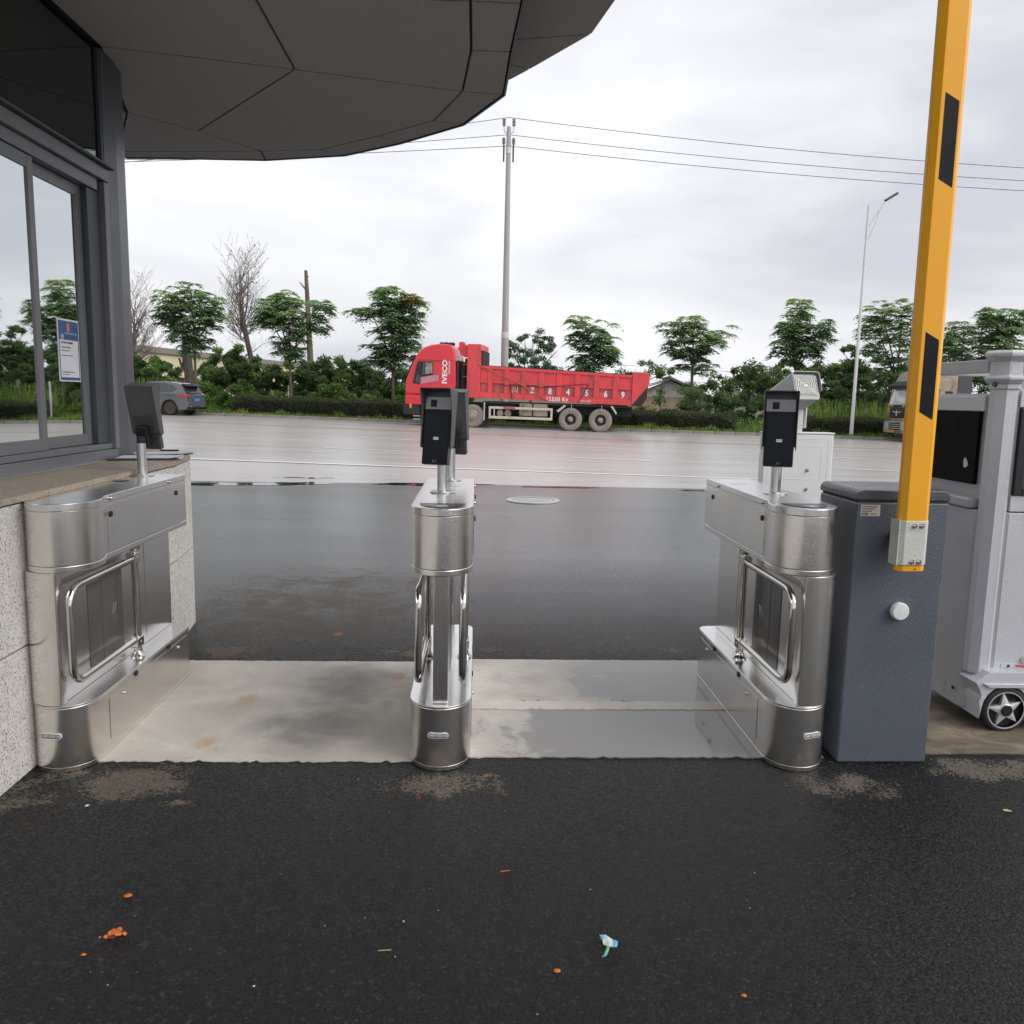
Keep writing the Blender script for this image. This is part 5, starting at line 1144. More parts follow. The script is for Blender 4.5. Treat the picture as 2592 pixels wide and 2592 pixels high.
# ------------------------------------------------------------------ poles, lamp, wires
up_ = thing('utility_pole', 'tall tapered concrete utility pole with insulators rising behind the red truck', 'utility pole', (1.42, 44.0, .1))
MB().lathe([(.20, 0), (.195, 4.7)], 20).build('pole_base', M['concpole'], up_); MB().lathe([(.18, 4.7), (.115, 14.6), (.10, 15.0)], 20, cap=True).build('pole_shaft', M['concpole'], up_)
MB().lathe([(.2, 4.45), (.203, 4.46), (.203, 4.75), (.185, 4.76)], 20, cap=False).build('joint_band', M['galv'], up_)
def insul(x_, z_, h=.42):
    b = MB(); prof = [(.03, 0)]
    for k in range(5): prof += [(.035, .05+k*h/6), (.10, .07+k*h/6), (.035, .10+k*h/6)]
    prof += [(.03, h)]; b.lathe(prof, 12, Matrix.Translation((x_, 0, z_))); b.build('insulator', M['porcelain'], up_)
insul(-.25, 15.0); insul(.25, 15.0); insul(-.25, 14.1, .38); insul(.25, 14.1, .38)
b = MB(); b.tube([(-.25, 0, 15.0), (-.22, 0, 14.75), (-.1, 0, 14.7), (.1, 0, 14.7), (.22, 0, 14.75), (.25, 0, 15.0)], .03, 6); b.build('cross_arm', M['galv'], up_)
for x_ in (-.24, .24): MB().box(x_-.04, x_+.04, -.04, .04, 13.3, 14.1).build('insulator_bracket', M['chassis'], up_)
MB().lathe([(.14, 13.7), (.14, 14.0)], 16).build('collar', M['galv'], up_)
def wire(zr, y_off, lab):
    # zr: height at the pole, then at x=29.9 and its slope pattern; zl: at x=-6
    z0, z1, zl = zr
    pts = []
    for i in range(17):
        x_ = 1.42+i*2.6; t_ = (x_-1.42)/28.5; z_ = z0+(z1-z0)*(t_*1.55-.55*t_*t_); pts.append((x_, 44.0+y_off-.05*i, z_))
    left = []
    for i in range(1, 12):
        x_ = 1.42-i*2.6; t_ = (1.42-x_)/7.7; z_ = z0+(zl-z0)*(t_-.06*t_*t_); left.append((x_, 44.0+y_off+.05*i, z_))
    o = MB().tube(left[::-1]+pts, .015, 5).build('power_line', M['wire'], None, smooth=False); tag(o, lab, 'cable')
wire((15.55, 13.75, 14.3), 0, 'topmost black power line running from the head of the concrete pole')
wire((14.75, 13.15, 13.95), .1, 'middle black power line passing the concrete pole')
wire((14.15, 12.6, 13.55), -.1, 'lowest black power line passing the concrete pole')
sl = thing('street_lamp', 'tall thin white street lamp with angled arm left of the yellow barrier arm', 'street lamp', (18.72, 40.44, gz(18.7, 40)+.1))
sl.scale = (1.1, 1.1, 1.118)
MB().lathe([(.13, 0), (.13, .04), (.09, .06), (.085, .5)], 16).build('lamp_base', M['galv'], sl); MB().lathe([(.08, .5), (.045, 9.95)], 14).build('pole', M['galv'], sl)
MB().tube([(0, 0, 8.9), (.35, 0, 9.55), (.72, 0, 10.1)], .028, 6).build('arm', M['galv'], sl); MB().tube([(0, 0, 8.35), (.3, 0, 9.0), (.5, 0, 9.75)], .022, 6).build('arm_brace', M['galv'], sl)
MB().lathe([(.06, 7.4), (.06, 7.7)], 12).build('collar', M['galv'], sl)
MB().box(-.3, .3, -.12, .12, -.05, .05, TM((.98, 0, 10.3), 0, R(-32))).build('lamp_head', M['framedark'], sl, bevel=.03)
fpole = thing('utility_pole', 'small distant grey utility pole with crossarms above the dark trees', 'utility pole', (20.8, 66.7, 0))
MB().lathe([(.13, 0), (.09, 4.2)], 10).build('pole_shaft', M['concpole'], fpole); MB().box(-.6, .3, -.04, .04, 3.85, 3.9).build('cross_arm', M['concpole'], fpole); MB().box(-.9, .5, -.04, .04, 2.9, 2.95).build('cross_arm', M['concpole'], fpole)
o = MB().tube([(8, 70, 4.5), (20.3, 66.7, 3.9)], .015, 4).build('power_line', M['wire'], None, smooth=False); tag(o, 'thin distant wire from behind the tipper to the top crossarm of the small far pole', 'cable')
o = MB().tube([(8, 70, 3.3), (19.9, 66.7, 2.95)], .015, 4).build('power_line', M['wire'], None, smooth=False); tag(o, 'thin distant wire to the lower crossarm of the small far pole', 'cable')

# ------------------------------------------------------------------ buildings
wh = thing('factory_building', 'long cream factory hall with a brown grey eaves band behind the left trees', 'building', (-30.5, 74, 0))
P_ = [(-8.0, -12.0), (.9, 21.5), (3.2, 42.0), (8.2, 86.0)]
dv = Vector((8.2+8.0, 86+12)).normalized(); nv = Vector((-dv.y, dv.x))
def along(s_, o_): p = Vector((-8.0, -12.0)) + dv*s_ + nv*o_; return (p.x, p.y)
def hbox(name, s0, s1, o0, o1, z0, z1, m): return MB().prism([along(s0, o0), along(s1, o0), along(s1, o1), along(s0, o1)], z0, z1).build(name, M[m], wh, smooth=False)
hbox('wall', 0, 99, 0, 20, 2.9, 5.35, 'cream'); hbox('wall', 0, 99, 0, 20, 0, 1.3, 'cream'); hbox('window_void', 0, 99, .25, 19.8, 1.302, 2.898, 'hubdark')
hbox('eaves_band', -.3, 99.4, -.3, 20.3, 5.352, 5.95, 'roofgrey')
for i in range(33): hbox('window_pillar', 1+i*3.0, 1.5+i*3.0, .0, .24, 1.303, 2.897, 'cream')
for i in range(16): hbox('wall_seam', 6*i+3, 6*i+3.08, -.012, -.001, 2.95, 5.34, 'plaster')
hs_ = thing('cottage', 'low plastered cottage with grey tiled gable roof right of the red truck', 'house', (14.1, 62.0, 0), R(-8))
MB().box(-3.6, 3.1, .0, 6, 0, 1.75).build('wall', M['plaster'], hs_, smooth=False)
MB().prism([(-2.6, 1.752), (2.95, 1.752), (.35, 3.02)], .0, .25, 'y').build('gable', M['plasterwhite'], hs_, smooth=False)
MB().box(2.35, 3.12, -.03, -.003, 0, 1.75).build('corner_pier', M['plasterwhite'], hs_, smooth=False)
for s_, xe in ((1, 3.75), (-1, -4.2)):
    d = Vector((xe-.35, 0, (1.6 if s_ > 0 else 1.75)-3.15)); L_ = d.length
    rf = bpy.data.objects.new('roof', None); COL.objects.link(rf); rf.parent = hs_
    ang_ = math.atan2(d.z, d.x)
    T = Matrix.Translation((.35, -.5, 3.12)) @ Matrix.Rotation(-ang_, 4, 'Y')
    MB().box(0, L_, 0, 7, -.02, .03, T).build('roof_board', M['tile'], rf, smooth=False)
    for k in range(8): MB().box(L_*k/8-.01, L_*(k+1)/8+.04, 0, 7, .035+.0, .085, T @ Matrix.Rotation(R(1.8), 4, 'Y')).build('tile_course', M['tile'], rf, smooth=False)
    for k in range(5): MB().tube([T @ Vector((L_*.02, .05+.1*k, .11)), T @ Vector((L_, .05+.1*k, .11))], .04, 6).build('verge_tile', M['tile'], rf)
MB().tube([(.35, -.55, 3.25), (.35, 6.5, 3.25)], .09, 8).build('ridge_tile', M['tile'], hs_)
wl_ = thing('boundary_wall', 'pale boundary wall glimpsed through the trees left of the street lamp', 'wall', (24, 58, 0))
MB().box(-6, 9, 0, .3, 0, 2.2).build('wall', M['plasterwhite'], wl_, smooth=False); MB().box(-6.1, 9.1, -.06, .36, 2.202, 2.3).build('coping', M['plasterwhite'], wl_, smooth=False)

# ------------------------------------------------------------------ vegetation
def quads_obj(name, V, T, m, parent=None):
    """V: (n,4,3) array of quads; T: (n,) tint"""
    n_ = len(V); me = bpy.data.meshes.new(name); me.vertices.add(n_*4); me.vertices.foreach_set('co', V.reshape(-1).astype(np.float32))
    me.loops.add(n_*4); me.loops.foreach_set('vertex_index', np.arange(n_*4, dtype=np.int32)); me.polygons.add(n_)
    me.polygons.foreach_set('loop_start', np.arange(0, n_*4, 4, dtype=np.int32)); me.polygons.foreach_set('loop_total', np.full(n_, 4, dtype=np.int32))
    me.update(); at = me.attributes.new('tint', 'FLOAT', 'FACE'); at.data.foreach_set('value', T.astype(np.float32)); me.materials.append(m)
    o = bpy.data.objects.new(name, me); COL.objects.link(o)
    if parent: o.parent = parent
    return o
def lobe_points(rng, lobes, n_, shell=.55, ydepth=1.0):
    vol = np.array([l[2]*l[3] for l in lobes]); pick = rng.choice(len(lobes), n_, p=vol/vol.sum())
    L = np.array([l[:4] for l in lobes])[pick]
    d = rng.normal(size=(n_, 3)); d /= np.linalg.norm(d, axis=1)[:, None]; r_ = rng.uniform(shell**3, 1, n_)**(1/3)*rng.uniform(.88, 1.08, n_)
    ry = (L[:, 2]+L[:, 3])/2*ydepth
    P = np.stack([L[:, 0]+d[:, 0]*r_*L[:, 2], d[:, 1]*r_*ry, L[:, 1]+d[:, 2]*r_*L[:, 3]], 1)
    return P, pick, d
def fronds(rng, P, dirs, nf, L, tint, nl=6, lw=.085, ll=.2, droop=.75):
    """rosettes of pinnate leaves at every point"""
    out = []; tn = []
    n_ = len(P)
    for f in range(nf):
        a_ = rng.uniform(0, 2*np.pi, n_); h = np.stack([np.cos(a_), np.sin(a_), np.zeros(n_)], 1) + dirs*np.array([.6, .6, 0]); h /= np.linalg.norm(h, axis=1)[:, None]
        side = np.stack([-h[:, 1], h[:, 0], np.zeros(n_)], 1); Lf = L*rng.uniform(.7, 1.2, n_); e = rng.uniform(.05, .5, n_); dr = droop*rng.uniform(.7, 1.3, n_)
        for k in range(1, nl+1):
            t_ = k/nl
            c = P + h*(Lf*t_)[:, None] + np.array([0, 0, 1])*(Lf*(e*t_-dr*t_*t_))[:, None]
            for s_ in ((-1, 1) if k < nl else (0,)):
                d = (side*s_*.85 + h*.55) if s_ else h.copy(); d[:, 2] -= rng.uniform(.15, .5, n_); d /= np.linalg.norm(d, axis=1)[:, None]
                l_ = ll*(1-.35*abs(t_-.5))*rng.uniform(.8, 1.2, n_); w_ = lw*rng.uniform(.8, 1.2, n_)
                wv = np.cross(d, np.array([0, 0, 1.])); wv /= np.maximum(np.linalg.norm(wv, axis=1), 1e-6)[:, None]; wv[:, 2] += rng.uniform(-.35, .35, n_)
                q = np.stack([c, c+d*(l_*.45)[:, None]+wv*w_[:, None]*.5, c+d*l_[:, None], c+d*(l_*.45)[:, None]-wv*w_[:, None]*.5], 1)
                out.append(q); tn.append(np.clip(tint + rng.normal(0, .07, n_), 0, 1))
    return np.concatenate(out), np.concatenate(tn)
def leafcloud(rng, P, size, tint, dirs=None, flat=0.0):
    n_ = len(P); d = rng.normal(size=(n_, 3)); d[:, 2] *= .6; d /= np.linalg.norm(d, axis=1)[:, None]; w_ = rng.normal(size=(n_, 3)); w_ = np.cross(d, w_); w_ /= np.linalg.norm(w_, axis=1)[:, None]
    s_ = size*rng.uniform(.6, 1.4, n_)[:, None]
    q = np.stack([P, P+d*s_*.5+w_*s_*.28, P+d*s_, P+d*s_*.5-w_*s_*.28], 1); return q, tint
def limbs(rng, base_top, r0, lobes, b, twigs):
    for (lx, lz, rx, rz) in lobes:
        p1 = Vector((lx*.75, rng.uniform(-.3, .3), lz-rz*.35)); p0 = Vector(base_top)
        if p1.z < p0.z: p0 = Vector((0, 0, max(p1.z-.3, base_top[2]*.6)))
        mid = (p0+p1)/2 + Vector((-.12*(lx), 0, -.1)); b.tube([p0, mid, p1, Vector((lx, 0, lz+rz*.3))], r0, 5, [r0, r0*.7, r0*.45, r0*.2])
        for k in range(5):
            a_ = rng.uniform(0, 6.28); q = Vector((lx+rx*.75*math.cos(a_), rx*.6*math.sin(a_), lz+rz*rng.uniform(-.2, .8))); b.tube([p1, (p1+q)/2+Vector((0, 0, -.05)), q], r0*.25, 3, [r0*.3, r0*.2, r0*.1])
TREES = [
    ('t1', -16.38, 48.98, 3.99, [(-0.15, 7.17, 0.76, 0.63), (-1.16, 6.55, 0.89, 0.76), (0.78, 6.39, 0.95, 0.76), (-1.49, 5.54, 0.63, 0.44), (-0.44, 5.62, 1.42, 0.89), (1.06, 5.66, 0.7, 0.82), (-0.11, 4.67, 1.14, 0.76), (0.04, 3.99, 0.63, 0.51)], 'full green street tree above the parked grey car', 1.0),
    ('t2', -10.84, 48.58, 3.19, [(-0.75, 6.15, 0.88, 0.82), (0.01, 6.68, 0.79, 0.63), (-1.36, 5.61, 0.63, 0.44), (-0.01, 5.58, 1.26, 0.94), (1.74, 6.22, 0.57, 0.75), (1.49, 5.41, 0.69, 0.5), (0.06, 4.39, 0.94, 0.88), (0.05, 3.58, 0.63, 0.5)], 'green street tree with a side tuft crossing the bare snag trunk', 1.0),
    ('t3', -4.83, 47.62, 2.83, [(-0.33, 7.0, 0.86, 0.68), (0.86, 6.62, 0.62, 0.68), (-1.51, 6.04, 0.68, 0.37), (0.12, 5.79, 1.23, 0.92), (1.01, 5.46, 0.62, 0.62), (-0.03, 4.61, 1.23, 0.8), (-0.03, 3.66, 0.92, 0.62), (-0.93, 3.47, 0.68, 0.37), (0.72, 4.33, 0.62, 0.43)], 'tall green street tree with some rusty leaves left of the red truck cab', 1.0),
    ('t4', 6.43, 45.90, 3.31, [(-0.73, 5.59, 0.71, 0.53), (0.57, 5.19, 0.59, 0.59), (-0.29, 4.74, 1.01, 0.71), (0.55, 4.13, 0.77, 0.59), (-0.09, 3.83, 1.07, 0.59), (-0.36, 3.3, 0.71, 0.42)], 'green street tree rising from behind the tipper body of the red truck', .95),
    ('t5', 11.81, 45.35, 3.40, [(-0.16, 5.74, 0.64, 0.47), (-1.22, 5.32, 0.64, 0.47), (0.03, 4.84, 1.06, 0.88), (1.54, 5.1, 0.53, 0.41), (1.07, 4.58, 0.76, 0.53), (-0.54, 4.4, 1.0, 0.64), (0.09, 3.69, 0.88, 0.59), (0.55, 3.42, 0.53, 0.41)], 'spreading green street tree standing in front of the cottage', .95),
    ('t6', 17.41, 44.90, 3.22, [(0.09, 6.63, 0.64, 0.52), (-0.06, 5.78, 0.87, 0.75), (1.14, 5.39, 0.75, 0.64), (-0.58, 5.26, 0.64, 0.58), (0.46, 4.66, 0.99, 0.75), (-0.55, 4.35, 0.64, 0.58), (0.91, 4.53, 0.58, 0.46), (-0.06, 3.65, 0.46, 0.29)], 'pointed green street tree above the white plate camera', .95),
    ('t7', 22.42, 43.46, 2.17, [(-1.26, 6.24, 0.79, 0.56), (0.01, 6.46, 0.67, 0.51), (-1.48, 5.47, 0.79, 0.62), (-0.04, 5.36, 0.96, 0.73), (-1.56, 4.7, 0.67, 0.45), (-0.23, 4.26, 1.07, 0.73), (-0.29, 3.28, 0.96, 0.73), (0.22, 2.45, 0.56, 0.56)], 'dense dark green street tree between the street lamp and the yellow arm', .9),
    ('t8', 25.75, 43.28, 2.23, [(-0.18, 5.56, 0.62, 0.5), (-0.27, 5.01, 0.78, 0.56), (-0.82, 4.72, 0.5, 0.39), (-0.16, 3.91, 0.84, 0.73)], 'small green street tree just right of the yellow barrier arm', .9),
    ('t9', 27.93, 43.17, 2.28, [(-0.95, 6.13, 0.56, 0.56), (0.1, 6.21, 0.67, 0.5), (-0.54, 5.46, 0.95, 0.61), (0.47, 5.48, 0.67, 0.56), (-0.45, 4.63, 1.12, 0.78), (0.23, 3.68, 1.12, 0.84)], 'broad green street tree at the right picture edge above the gate machine', .9),
]
for k, (nm, x_, y_, tt, lobes, lab, sc_) in enumerate(TREES):
    rng = np.random.default_rng(10+k); rnd = random.Random(k)
    tr = thing('street_tree', lab, 'tree', (x_, y_, gz(x_, y_)+.12), 0, 'green street trees along the far kerb')
    g0 = gz(x_, y_)+.12; tt -= g0; lobes = [(a_, c-g0, d*1.04, e*1.1) for a_, c, d, e in lobes]
    area = sum(l[2]*l[3] for l in lobes); nr = int(area*44/sc_)
    P, pick, dirs = lobe_points(rng, lobes, nr, .3); P += rng.normal(0, .12, P.shape)
    ztop = max(l[1]+l[3] for l in lobes); zlow = min(l[1]-l[3] for l in lobes)
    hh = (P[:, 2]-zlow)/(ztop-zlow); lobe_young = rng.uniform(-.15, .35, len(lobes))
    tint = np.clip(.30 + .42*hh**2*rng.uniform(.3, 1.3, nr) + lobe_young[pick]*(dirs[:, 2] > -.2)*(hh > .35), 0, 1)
    vr = rng.uniform(.85, 1.15)
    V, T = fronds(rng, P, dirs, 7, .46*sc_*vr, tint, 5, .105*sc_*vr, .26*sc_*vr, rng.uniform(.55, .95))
    if nm == 't3':
        c = V[:, 0]; sel = ((c[:, 0]-1.05)**2 + (c[:, 2]-6.95)**2 < .5) & (rng.uniform(0, 1, len(c)) < .6)
        quads_obj('rusty_leaves', V[sel], T[sel], M['leafrusty'], tr)['kind'] = 'stuff'; V, T = V[~sel], T[~sel]
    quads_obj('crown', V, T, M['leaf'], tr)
    b = MB(); b.tube([(0, 0, 0), (.03, 0, tt*.5), (0, .03, tt)], .1, 8, [.12, .09, .07]); b.build('trunk', M['bark'], tr)
    b = MB(); limbs(rnd, (0, .03, tt), .06, lobes, b, 4); b.build('limbs', M['bark'], tr)
# out of frame to the right: the avenue carries on and is mirrored in the booth glass
proto = [o for o in bpy.data.objects if o.name.startswith('street_tree')]
for src, x_, y_, rz_ in ((4, 34, 42.6, 2.1), (0, 40, 42.3, 4), (2, 47, 42, 1.2)):
    c = copy_tree(proto[src]); c.location = (x_, y_, gz(x_, y_)+.12); c.rotation_euler = (0, 0, rz_)
    c['label'] = {34: 'avenue tree just beyond the right picture edge, mirrored in the booth window', 40: 'second avenue tree beyond the right picture edge, full crowned', 47: 'third avenue tree beyond the right picture edge, tall with rusty tuft'}[x_]

def blob_tree(name, lab, x_, y_, lobes, m, size, dens, tintr, trunk_r=.12, seed=0, group=None, shell=.55, multi=1):
    rng = np.random.default_rng(seed); tr = thing(name, lab, 'tree', (x_, y_, 0), 0, group)
    area = sum(l[2]*l[3] for l in lobes); n_ = int(area*dens)
    nc = max(int(area*7), 12)
    C1, pick, d = lobe_points(rng, lobes, nc, shell)
    per = max(n_//nc, 1); cs = rng.uniform(.22, .5, nc)*(size/.16)**.5
    off_ = rng.normal(size=(nc, per, 3)); off_ /= np.linalg.norm(off_, axis=2)[..., None]; off_ *= (rng.uniform(0, 1, (nc, per, 1))**.4)*cs[:, None, None]*np.array([1, 1, .7])
    P = (C1[:, None]+off_).reshape(-1, 3); ct = rng.uniform(0, 1, nc)**1.5
    tint = tintr[0]+(tintr[1]-tintr[0])*(np.repeat(ct, per)*.6+.4*(off_[..., 2]/cs[:, None]+.5).reshape(-1).clip(0, 1)); keep = P[:, 2] > .05
    V, T = leafcloud(rng, P[keep], size, tint[keep]); quads_obj('crown', V, np.clip(T, 0, 1), m, tr)
    rnd = random.Random(seed); low = min(l[1] for l in lobes); b = MB(); b.tube([(0, 0, 0), (.05, 0, low*.6), (0, 0, low)], trunk_r, 7, [trunk_r, trunk_r*.8, trunk_r*.6]); b.build('trunk', M['barkdark'], tr)
    b = MB(); limbs(rnd, (0, 0, low*.8), trunk_r*.5, lobes, b, 3); b.build('limbs', M['barkdark'], tr)
    return tr
blob_tree('plantation_tree', 'cluster of pointed blue green trees behind the utility pole above the tipper', 4.3, 67.15, [(-1.89, 5.05, .5, 1.0), (-1.25, 5.3, .5, 1.2), (-0.6, 5.55, 0.6, 1.3), (.1, 5.75, .5, 1.35), (.65, 5.6, .5, 1.25), (1.35, 5.6, 0.55, 1.2), (2.05, 5.01, 0.4, 0.95), (-0.07, 4.0, 2.39, 1.4), (-1.2, 3.0, 1.8, 1.2), (1.2, 3.0, 1.6, 1.2)], M['leafconifer'], .15, 1300, (.1, .75), seed=31, shell=.3)
blob_tree('broadleaf_tree', 'round dark broadleaf tree between the pointed street tree and the lamp post', 23.56, 50.78, [(-0.27, 4.18, 1.31, 0.98), (0.78, 3.55, 0.95, 0.9), (-1.06, 3.51, 0.95, 0.9), (-0.09, 2.72, 1.6, 1.1)], M['leafdark'], .17, 1200, (.05, .6), seed=32, shell=.3)
blob_tree('broadleaf_tree', 'lush dark tree group left of the pointed street tree beyond the cottage', 16.03, 48.49, [(-0.05, 3.3, 0.81, 0.69), (0.87, 2.86, 0.94, 0.81), (1.84, 2.57, 0.81, 0.75), (-0.36, 2.06, 0.94, 0.81), (1.2, 1.8, 1.6, .9)], M['leafdark'], .16, 1200, (.15, .8), seed=33, shell=.3)
blob_tree('broadleaf_tree', 'dark rounded trees just right of the cottage roof below the far wires', 19.51, 67.02, [(-0.0, 3.0, 0.95, 0.78), (-0.94, 2.42, 1.13, 0.78), (0.91, 2.33, 0.95, 0.8), (0, 1.7, 2.2, .9)], M['leafdark'], .18, 900, (0, .4), seed=34, shell=.3)
blob_tree('broadleaf_tree', 'mid green tree rising behind the cottage roof', 13.8, 69.0, [(-0.7, 3.7, 0.8, 0.6), (0.58, 4.05, 1.15, 0.8), (1.9, 3.8, 0.9, 0.7)], M['leafweed'], .17, 1000, (0, .5), seed=35, shell=.3)
blob_tree('broadleaf_tree', 'small dark tree behind the tail of the red truck', 12.5, 69.0, [(-0.3, 3.5, 0.5, 0.7)], M['leafdark'], .17, 1000, (0, .5), seed=36, shell=.3)
blob_tree('broadleaf_tree', 'large dark wood edge behind the champagne truck and the gate machine', 33.0, 58, [(-2.2, 3.6, 2.0, 1.6), (1.0, 3.9, 2.2, 1.7), (4.2, 3.8, 2.4, 1.7), (-4.5, 2.6, 1.8, 1.4), (7.5, 3.6, 2.4, 1.8)], M['leafdark'], .2, 600, (0, .4), seed=37, shell=.3)
blob_tree('sapling', 'slim leafy sapling directly in front of the cottage gable', 9.79, 43.98, [(0.07, 2.1, 0.22, 0.45), (0, 1.5, .3, .5)], M['leafdark'], .13, 1500, (.1, .6), .03, seed=38, shell=.2)
blob_tree('sapling', 'bushy dark evergreen under the street tree by the cottage corner', 11.48, 43.33, [(-0.27, 1.72, 0.55, 0.5), (0.4, 1.48, 0.6, 0.55), (-0.52, 1.3, 0.45, 0.4), (.9, 1.2, .4, .5)], M['leafdark'], .13, 1600, (.05, .5), .05, seed=39, shell=.2)

# bare trees: ascending fine branches
def bare_tree(lab, x_, y_, trunk_h, top, wid, seed, r0=.2, stub=None, lean_=0, z0=.1):
    rnd = random.Random(seed); tr = thing('bare_tree', lab, 'tree', (x_, y_, z0), 0, 'leafless trees in the left background')
    b = MB(); b.tube([(0, 0, 0), (.1, 0, trunk_h*.5), (lean_, 0, trunk_h)], r0, 8, [r0*1.1, r0*.9, r0*.85]); b.build('trunk', M['barkdark'], tr)
    if stub:
        b = MB(); b.tube([(lean_, 0, trunk_h-.1), (lean_-.06, 0, trunk_h+stub)], r0*.8, 7, [r0*.9, r0*.62]); b.build('sawn_stub', M['barkdark'], tr)
    tw = MB(); leaves = []
    H = top-trunk_h
    def grow(p, d, L, r_, depth):
        pts = [p]; rr = [r_]; n_ = 4; q = Vector(p); dd = Vector(d)
        for i in range(n_):
            dd = (dd + Vector((rnd.uniform(-.12, .12), rnd.uniform(-.12, .12), .17))).normalized(); q = q + dd*L/n_
            pts.append(q.copy()); rr.append(max(r_*(1-(i+1)/n_*.7), .008))
            if depth > 0:
                for k in range(3 if depth > 1 else 2):
                    if rnd.random() < .8:
                        s_ = rnd.choice((-1, 1)); side = Vector((dd.z*s_, rnd.uniform(-.8, .8), -dd.x*s_*.4+rnd.uniform(-.05, .35))).normalized()
                        grow(q.copy(), (dd*.7+side*.75).normalized(), L*rnd.uniform(.38, .56), rr[-1]*.55, depth-1)
            elif rnd.random() < .08: leaves.append(q.copy())
        tw.tube(pts, r_, 3, rr, cap=False)
    top_p = Vector((lean_, 0, trunk_h))
    for k in range(15):
        f = (k-7)/7; a_ = f*1.0; d = Vector((math.sin(a_), rnd.uniform(-.45, .45), math.cos(a_)))
        L = H*(1-.42*abs(f)**1.6)*rnd.uniform(.74, .88)
        grow(top_p+Vector((rnd.uniform(-.1, .1), 0, -rnd.uniform(0, 1.6)*abs(f))), d.normalized(), L*.92 if abs(f) < .3 else wid*(1.0+.6*(1-abs(f))), .06 if abs(f) > .3 else .09, 2)
    for k in range(10):
        s_ = rnd.choice((-1, 1)); grow(Vector((lean_*.8, 0, trunk_h*rnd.uniform(.45, 1.0))), Vector((s_, rnd.uniform(-.6, .6), rnd.uniform(-.05, .4))).normalized(), wid*rnd.uniform(.6, 1.0), .05, 1)
    tw.build('branches', M['twig'], tr, smooth=False, recalc=False)
    rng = np.random.default_rng(seed); P = np.array([tuple(p) for p in leaves]); V, T = leafcloud(rng, P, .16, rng.uniform(0, 1, len(P))); o = quads_obj('dry_leaves', V, T, M['leafdead'], tr); o['kind'] = 'stuff'
    return tr
bare_tree('tall leafless tree with ascending branches and a sawn stub between two green trees', -16.9, 63, 6.6, 11.9, 1.75, 5, .22, 1.2, -.55)
bare_tree('leafless tree half hidden by the dark pillar of the booth', -27.6, 69, 4.4, 10.8, 2.3, 6, .2, None, -.3)
sn = thing('dead_tree', 'bare dead trunk with short broken prongs at its top', 'tree', (-11.05, 56, .1), 0)
b = MB(); b.tube([(0, 0, 0), (-.1, 0, 4), (-.25, 0, 8.2), (-.3, 0, 9.35)], .2, 9, [.26, .2, .14, .10]); b.build('trunk', M['bark'], sn)
for pts in ([(-.24, 0, 8.0), (-.45, 0, 8.3), (-.72, 0, 8.6)], [(-.26, 0, 8.5), (-.22, 0, 8.9), (-.12, 0, 9.0)], [(-.25, 0, 8.3), (-.3, .1, 8.6), (-.38, .1, 8.8)]): MB().tube(pts, .05, 5, [.07, .05, .03]).build('broken_prong', M['bark'], sn)
pol = thing('dead_tree', 'thick dark pollarded trunk hidden in the crown of the left street tree', 'tree', (-20.9, 61.7, .1), 0)
b = MB(); b.tube([(0, 0, 0), (-.15, 0, 2.5), (-.3, 0, 4.4), (-.35, 0, 5.6)], .3, 9, [.42, .34, .30, .22]); b.build('trunk', M['barkdark'], pol)
for pts in ([(-.2, 0, 2.6), (-.65, 0, 3.1), (-.85, 0, 3.7)], [(-.5, 0, 2.9), (-.55, 0, 3.4), (-.5, 0, 3.9)]): MB().tube(pts, .08, 6, [.13, .1, .07]).build('sawn_branch', M['barkdark'], pol)
st = thing('stake', 'thin pale stake standing at the kerb behind the right hedge gap', 'stake', (14.6, 41.0, -.05)); MB().tube([(0, 0, 0), (.02, 0, .7), (0, 0, 1.35)], .045, 6).build('stake_pole', M['galv'], st)
st = thing('stake', 'thin pale stake left of the right face scanner among the bushes', 'stake', (16.3, 41.2, -.08)); MB().tube([(0, 0, 0), (-.02, 0, .8), (0, 0, 1.9)], .04, 6).build('stake_pole', M['galv'], st)

